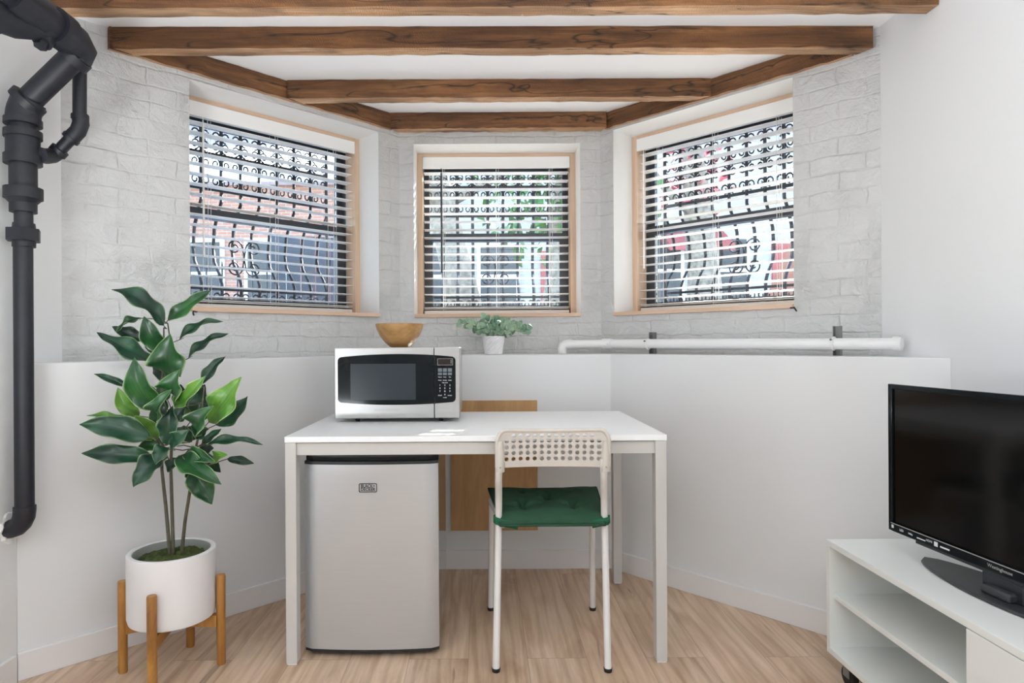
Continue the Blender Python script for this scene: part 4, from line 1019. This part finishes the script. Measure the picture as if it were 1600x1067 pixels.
def band(pts, hw, name, lab=None):
    vs = []; fs = []
    for p in pts: vs += [K(Vector(p) + Vector((0, 0, hw))), K(Vector(p) + Vector((0, 0, -hw)))]
    for i in range(len(pts) - 1): fs.append((2 * i, 2 * i + 1, 2 * i + 3, 2 * i + 2))
    o = MB().add(vs, fs).build(name, M['strap'], cu, smooth=True); m_ = o.modifiers.new('t', 'SOLIDIFY'); m_.thickness = .002; return o
zs_ = .448
lt, rt = sl.copy(), sr.copy()
band([(lt.x + .03, lt.y + .01, zs_ + .008), (lt.x - .008, lt.y + .014, zs_ + .010), (lt.x - .017, lt.y, zs_ + .010), (lt.x - .009, lt.y - .016, zs_ + .007), (lt.x + .02, lt.y - .022, zs_), (lt.x + .055, lt.y - .026, zs_ - .006), (lt.x + .062, lt.y - .027, zs_ - .007)], .012, 'strap')
band([(rt.x - .03, rt.y + .01, zs_ + .006), (rt.x + .008, rt.y + .014, zs_ + .006), (rt.x + .017, rt.y, zs_ + .007), (rt.x + .009, rt.y - .016, zs_ + .005), (rt.x - .02, rt.y - .022, zs_ + .001), (rt.x - .045, rt.y - .026, zs_ - .003)], .0125, 'strap')

# ------------------------------------------------------------------ tv console
CXa, CXb, CYa, CYb, CZ0, CZ1 = 1.053, 1.442, .55, 1.972, .086, .43
co = empty('tv_console', (CXa, CYb, 0), label='low white media console on castors with open shelves, holding the television', cat='cabinet')
def Kc(x0, x1, y0, y1, z0, z1): return (x0 - CXa, x1 - CXa, y0 - CYb, y1 - CYb, z0, z1)
tk = .018
MB().box(*Kc(CXa, CXb, CYa, CYb, CZ1 - tk, CZ1)).build('top_board', M['console'], co, bevel=.001)
MB().box(*Kc(CXa, CXb, CYb - tk, CYb, CZ0 + tk, CZ1 - tk)).build('side_panel', M['console'], co, bevel=.001)
MB().box(*Kc(CXa + .002, CXb, CYa, CYa + tk, CZ0 + tk, CZ1 - tk)).build('side_panel', M['console'], co, bevel=.001)
MB().box(*Kc(CXa, CXb, CYa, CYb + .0, CZ0, CZ0 + tk)).build('bottom_board', M['console'], co, bevel=.001)
MB().box(*Kc(CXa + .012, CXb - .01, 1.385, 1.385 + tk, CZ0 + tk, CZ1 - tk)).build('divider', M['console'], co, bevel=.001)
MB().box(*Kc(CXb - .012, CXb - .004, CYa + tk, CYb - tk, CZ0 + tk, CZ1 - tk)).build('back_panel', M['console'], co)
MB().box(*Kc(CXa + .014, CXb - .012, 1.403, CYb - tk, .252, .268)).build('shelf', M['console'], co, bevel=.001)
dr_ = MB().box(*Kc(CXa, CXa + .016, CYa + .003, 1.401, CZ0 + tk + .002, CZ1 - tk - .002)).build('door', M['console'], co, bevel=.001)
for (x, y) in ((CXa + .045, CYb - .05), (CXb - .05, CYb - .05), (CXa + .045, CYa + .06), (CXb - .05, CYa + .06)):
    p = Vector((x - CXa, y - CYb, 0))
    ca = MB().box(p.x - .018, p.x + .018, p.y - .018, p.y + .018, .082, .086).box(p.x - .014, p.x - .012, p.y - .014, p.y + .018, .03, .084).box(p.x + .012, p.x + .014, p.y - .014, p.y + .018, .03, .084).build('castor', M['strut'], co)
    prof = [(.012, -.010), (.029, -.010), (.031, -.006), (.031, .006), (.029, .010), (.012, .010)]
    MB().lathe(prof, 24, M=Matrix.Translation((p.x, p.y + .004, .0312)) @ Matrix.Rotation(PI / 2, 4, 'Y')).build('wheel', M['rubber'], ca, smooth='auto')

# ------------------------------------------------------------------ tv
T0 = Vector((1.187, 1.862, 0)); tdir = Vector((.083, -.9965, 0)).normalized()
rz = math.atan2(tdir.y, tdir.x)
TW, TZ0, TZ1 = .735, .492, .915
tc_ = T0 + tdir * TW / 2
tv = empty('television', (tc_.x, tc_.y, CZ1), rz, label='black flat screen television on a dark stand on the console', cat='television')
h0, h1 = TZ0 - CZ1, TZ1 - CZ1; w2 = TW / 2
# local x along screen (left end of screen at -w2), local -y faces the room (towards -X world)
bz_ = .016
MB().box(-w2, w2, .002, .03, h0 + .003, h1 - .003).build('back_shell', M['black_pl'], tv, bevel=.004)
MB().box(-w2 + .08, w2 - .08, .03, .06, h0 + .03, h1 - .1).build('rear_housing', M['black_pl'], tv, bevel=.01)
MB().box(-w2, -w2 + .014, -.012, .002, h0, h1).box(w2 - .014, w2, -.012, .002, h0, h1).box(-w2 + .014, w2 - .014, -.012, .002, h1 - .014, h1).box(-w2 + .014, w2 - .014, -.014, .002, h0, h0 + .024).build('bezel', M['black_gl'], tv, bevel=.002)
MB().box(-w2 + .014, w2 - .014, -.0155, -.0138, h0 + .0225, h0 + .0245).build('bezel_highlight', M['mark_g'], tv)
MB().box(-w2 + .0145, w2 - .0145, -.006, .001, h0 + .0245, h1 - .0145).build('screen', M['screen'], tv)
MB().prism([(-w2 + .10, -.010), (w2 - .10, -.010), (w2 - .10, .02), (-w2 + .10, .02)], h0 - .010, h0).build('speaker_lip', M['black_pl'], tv, bevel=.003)
Mf = Matrix.Rotation(PI / 2, 4, 'X')
def tvtext(tx, x, z, size, y=-.0145, name='bezel_print', mat='mark_l'): text_mesh(tx, size, M[mat], name, tv, Matrix.Translation((x, y, z)) @ Mf, .0002)
tvtext('Westinghouse', .0, h0 + .012, .0115, mat='mark_g', name='brand_print')
st_ = MB()
tvtext('LED', -w2 + .055, h0 + .012, .009); tvtext('1080p', -w2 + .088, h0 + .012, .007)
MB().box(-w2 + .016, -w2 + .024, -.0146, -.0138, h0 + .010, h0 + .019).build('sticker', M['mark_l'], tv)
MB().box(-w2 + .112, -w2 + .142, -.0146, -.0138, h0 + .008, h0 + .011).build('sticker', M['mark_l'], tv)
tvtext('HDMI', -w2 + .155, h0 + .013, .0085)
MB().box(-w2 + .172, -w2 + .184, -.0146, -.0138, h0 + .006, h0 + .018).build('sticker', M['mark_l'], tv)
MB().box(-w2 + .192, -w2 + .222, -.0146, -.0138, h0 + .008, h0 + .012).build('sticker', M['mark_l'], tv)
# boat shaped base
bs = []; n = 24
for i in range(n + 1): s = i / n; x = -.285 + .57 * s; bs.append((x, .03 - .085 * math.sin(PI * s) ** .55))
for i in range(1, n): s = 1 - i / n; x = -.285 + .57 * s; bs.append((x, .03 + .075 * math.sin(PI * s) ** .55))
MB().prism(bs, .0005, .009).build('stand_base', M['tvstand'], tv, bevel=.003)
MB().box(-.055, .055, -.010, .03, .009, h0 - .008).build('stand_neck', M['black_pl'], tv, bevel=.004)
MB().box(-.04, .04, -.030, .0, .009, .03).build('hinge_block', M['tvstand'], tv, bevel=.006)

# ------------------------------------------------------------------ outside
M['pave'] = plain('pale_concrete_paving', (.60, .58, .56), .85, var=.15, scale=2, bmp=.2, bscale=20)
ZG = 1.0
struct(MB().box(-30, 30, 3.75, 45, ZG - .3, ZG).build('ground', M['pave']))
def facade_mat(name, col, mort):
    m, t, b = newmat(name); v = coords(t); sp = N(t, 'ShaderNodeSeparateXYZ'); t.links.new(v, sp.inputs[0]); cb = N(t, 'ShaderNodeCombineXYZ'); t.links.new(sp.outputs[0], cb.inputs[0]); t.links.new(sp.outputs[2], cb.inputs[1])
    br = N(t, 'ShaderNodeTexBrick'); t.links.new(cb.outputs[0], br.inputs['Vector']); br.inputs['Scale'].default_value = 1; br.inputs['Brick Width'].default_value = .22; br.inputs['Row Height'].default_value = .075; br.inputs['Mortar Size'].default_value = .008
    br.inputs['Color1'].default_value = (*col, 1); br.inputs['Color2'].default_value = (*[x * .8 for x in col], 1); br.inputs['Mortar'].default_value = (*mort, 1)
    t.links.new(br.outputs['Color'], b.inputs['Base Color']); b.inputs['Roughness'].default_value = .85; return m
M['fac1'] = facade_mat('orange_brick_facade', (.44, .20, .13), (.36, .32, .28))
M['fac2'] = facade_mat('pale_stone_facade', (.42, .38, .33), (.32, .30, .27))
M['fac3'] = facade_mat('brownstone_facade', (.26, .12, .08), (.2, .12, .09))
M['fac4'] = facade_mat('cream_brick_facade', (.46, .42, .38), (.36, .33, .30))
M['hglass'] = plain('house_window_glass', (.085, .08, .075), .4, 0, spec=.15)
M['bark'] = plain('rough_grey_bark', (.24, .20, .15), .9, var=.4, scale=18, bmp=.8, bscale=30)
M['shade_leaf'] = plain('garden_foliage', (.07, .16, .035), .7, var=.5, scale=8)
M['redleaf'] = plain('red_blossom', (.45, .07, .08), .7, var=.4, scale=8)
M['brown'] = plain('brown_painted_masonry', (.28, .11, .06), .8, var=.08, scale=5)
M['redpaint'] = plain('dark_red_paint', (.32, .07, .06), .6)
def house(x, y, wd, h, mat, label, rz=0):
    r_ = empty('row_house', (x, y, ZG), rz, label=label, cat='house', group='row houses across the street')
    MB().box(-wd / 2, wd / 2, 0, 6, 0, h).build('facade', M[mat], r_)
    MB().box(-wd / 2 - .1, wd / 2 + .1, -.35, .2, h, h + .35).build('cornice', M['trim'], r_)
    for fl in range(int(h // 3)):
        for k in range(3):
            xx = (k - 1) * wd / 3.2; z0 = .9 + fl * 3.0
            if fl == 0 and k == 2:
                MB().box(xx - .5, xx + .5, -.06, .05, .2, 2.4).build('front_door', M['redpaint'], r_); continue
            f = MB().box(xx - .55, xx + .55, -.08, .05, z0, z0 + 1.7).build('window', M['trim'], r_)
            MB().box(xx - .46, xx + .46, -.10, -.07, z0 + .09, z0 + .82).box(xx - .46, xx + .46, -.10, -.07, z0 + .90, z0 + 1.61).build('pane', M['hglass'], f)
    return r_
house(-10.6, 15.0, 5.1, 4.6, 'fac4', 'cream brick house seen at the far left of the left window')
house(-5.2, 15.5, 5.1, 3.9, 'fac1', 'orange brick house seen through the left window')
house(.4, 16.5, 5.1, 5.7, 'fac2', 'pale stone house behind the trees, seen through the middle window')
house(5.9, 15.5, 5.1, 5.2, 'fac4', 'cream house with white framed windows, seen through the right window')
house(11.4, 15.0, 5.1, 6.2, 'fac3', 'brownstone house furthest right across the street')
rt_ = random.Random(21)
def trunk(x, y, r, h, lean, label, fol=None, mat='shade_leaf', cr=1.0, nleaf=260, zc=None):
    t_ = empty('street_tree', (x, y, ZG), label=label, cat='tree')
    top = Vector((lean[0], lean[1], h))
    MB().tube([(0, 0, -.02), top * .3 + Vector((.03, 0, 0)), top * .7, top], [r * 1.25, r, r * .8, r * .5], 14).build('trunk', M['bark'], t_, smooth=True)
    for k in range(6):
        b = top * rt_.uniform(.4, .95); a = rt_.uniform(0, 6.28); e_ = b + Vector((math.cos(a) * cr, math.sin(a) * cr * .6, rt_.uniform(.4, 1.0) * cr))
        MB().tube([b, b.lerp(e_, .5) + Vector((0, 0, -.05)), e_], [r * .35, r * .22, r * .08], 8).build('branch', M['bark'], t_, smooth=True)
    if fol:
        mb = MB(); cz = zc if zc else h
        for i in range(nleaf):
            a, e_ = rt_.uniform(0, 6.28), rt_.uniform(-1, 1); rr = cr * rt_.uniform(.3, 1) 
            c = Vector((top.x + math.cos(a) * rr * math.sqrt(1 - e_ * e_), top.y + math.sin(a) * rr * math.sqrt(1 - e_ * e_) * .8, cz + e_ * rr * .8))
            u = Vector((rt_.uniform(-1, 1), rt_.uniform(-1, 1), rt_.uniform(-1, 1))).normalized() * rt_.uniform(.05, .11); v = u.orthogonal().normalized() * u.length * .7
            mb.add([c - u, c + v, c + u, c - v], [(0, 1, 2, 3)])
        fo_ = mb.build('foliage', M[mat], t_); fo_['kind'] = 'stuff'
trunk(-.12, 6.2, .16, 2.6, (-.55, .2), 'leaning grey tree trunk outside the middle window', True, 'shade_leaf', 1.0, 240, 2.4)
trunk(.75, 7.4, .13, 2.4, (.25, .2), 'thinner tree with leafy crown outside the middle window, right of the leaning trunk', True, 'shade_leaf', 1.2, 420, 1.7)
trunk(2.75, 7.9, .2, 2.8, (-.1, .2), 'stout pale tree trunk outside the right window', True, 'redleaf', .7, 90, 2.1)
def bush(x, y, rx, rz_, label, mat='shade_leaf', n=500):
    mb = MB()
    for i in range(n):
        a, e_ = rt_.uniform(0, 6.28), rt_.uniform(-1, 1); q = rt_.uniform(.5, 1); s = math.sqrt(1 - e_ * e_)
        c = Vector((math.cos(a) * rx * s * q, math.sin(a) * rx * s * q, rz_ + e_ * rz_ * q))
        u = Vector((rt_.uniform(-1, 1), rt_.uniform(-1, 1), rt_.uniform(-1, 1))).normalized() * rt_.uniform(.04, .08); v = u.orthogonal().normalized() * u.length * .7
        mb.add([c - u, c + v, c + u, c - v], [(0, 1, 2, 3)])
    tag(mb.build('bush', M[mat], loc=(x, y, ZG)), label, 'bush')
bush(.95, 5.4, .35, .25, 'low bush outside the middle window by the fence')
bush(-2.2, 9.5, .8, .35, 'dark bush beyond the fence outside the left window')
# yard fences
def fence(x0, y0, x1, y1, h, n, label):
    Lf = math.hypot(x1 - x0, y1 - y0); f_ = empty('iron_fence', (x0, y0, ZG), math.atan2(y1 - y0, x1 - x0), label=label, cat='fence', group='black iron yard fences')
    MB().box(0, Lf, -.012, .012, h - .06, h - .03).box(0, Lf, -.012, .012, .08, .11).build('rails', M['iron'], f_)
    pk = None
    for i in range(n):
        x = (i + .5) * Lf / n
        if pk is None: pk = MB().tube([(0, 0, 0), (0, 0, h - .02), (0, 0, h + .05)], [.009, .009, .001], 5).build('picket', M['iron'], f_, loc=(x, 0, 0))
        else: q = pk.copy(); COL.objects.link(q); q.parent = f_; q.location = (x, 0, 0)
fence(-3.6, 5.6, -1.0, 7.6, .85, 22, 'black iron fence outside the left window')
fence(1.2, 6.2, 3.9, 5.0, .42, 22, 'low black iron fence outside the right window')
# dark timber gate left, brown stoop right
gt = MB(); 
for i in range(9): gt.box(i * .12, i * .12 + .112, 0, .03, 0, .95)
o = gt.box(0, 1.08, .03, .06, .15, .22).box(0, 1.08, .03, .06, .7, .77).build('timber_gate', M['sash'], loc=(-1.75, 5.3, ZG)); o.rotation_euler = (0, 0, math.radians(20)); tag(o, 'dark boarded gate outside the left window', 'gate')
sp_ = MB()
sp_.add([Vector(v) for v in [(0, 0, 0), (1.3, 0, 0), (1.3, 0, 1.7), (.5, 0, 1.2), (0, 0, .1), (0, .5, 0), (1.3, .5, 0), (1.3, .5, 1.7), (.5, .5, 1.2), (0, .5, .1)]], [(0, 1, 2, 3, 4), (9, 8, 7, 6, 5), (0, 5, 6, 1), (1, 6, 7, 2), (2, 7, 8, 3), (3, 8, 9, 4), (4, 9, 5, 0)])
tag(sp_.build('stoop_wall', M['brown'], loc=(2.02, 4.35, ZG)), 'brown sloping stoop wall at the right edge of the right window', 'stoop')
tag(MB().add([Vector(v) for v in [(0, 0, .55), (1.5, 0, .55), (1.5, -.7, .15), (0, -.7, .15), (0, -.7, 0), (1.5, -.7, 0), (1.5, 0, .3), (0, 0, .3)]], [(3, 2, 1, 0), (4, 5, 2, 3), (7, 6, 5, 4), (0, 1, 6, 7), (0, 7, 4, 3), (1, 2, 5, 6)]).build('awning', M['redpaint'], loc=(4.3, 15.41, ZG + 2.15)), 'small red awning on the cream house seen through the right window', 'awning')
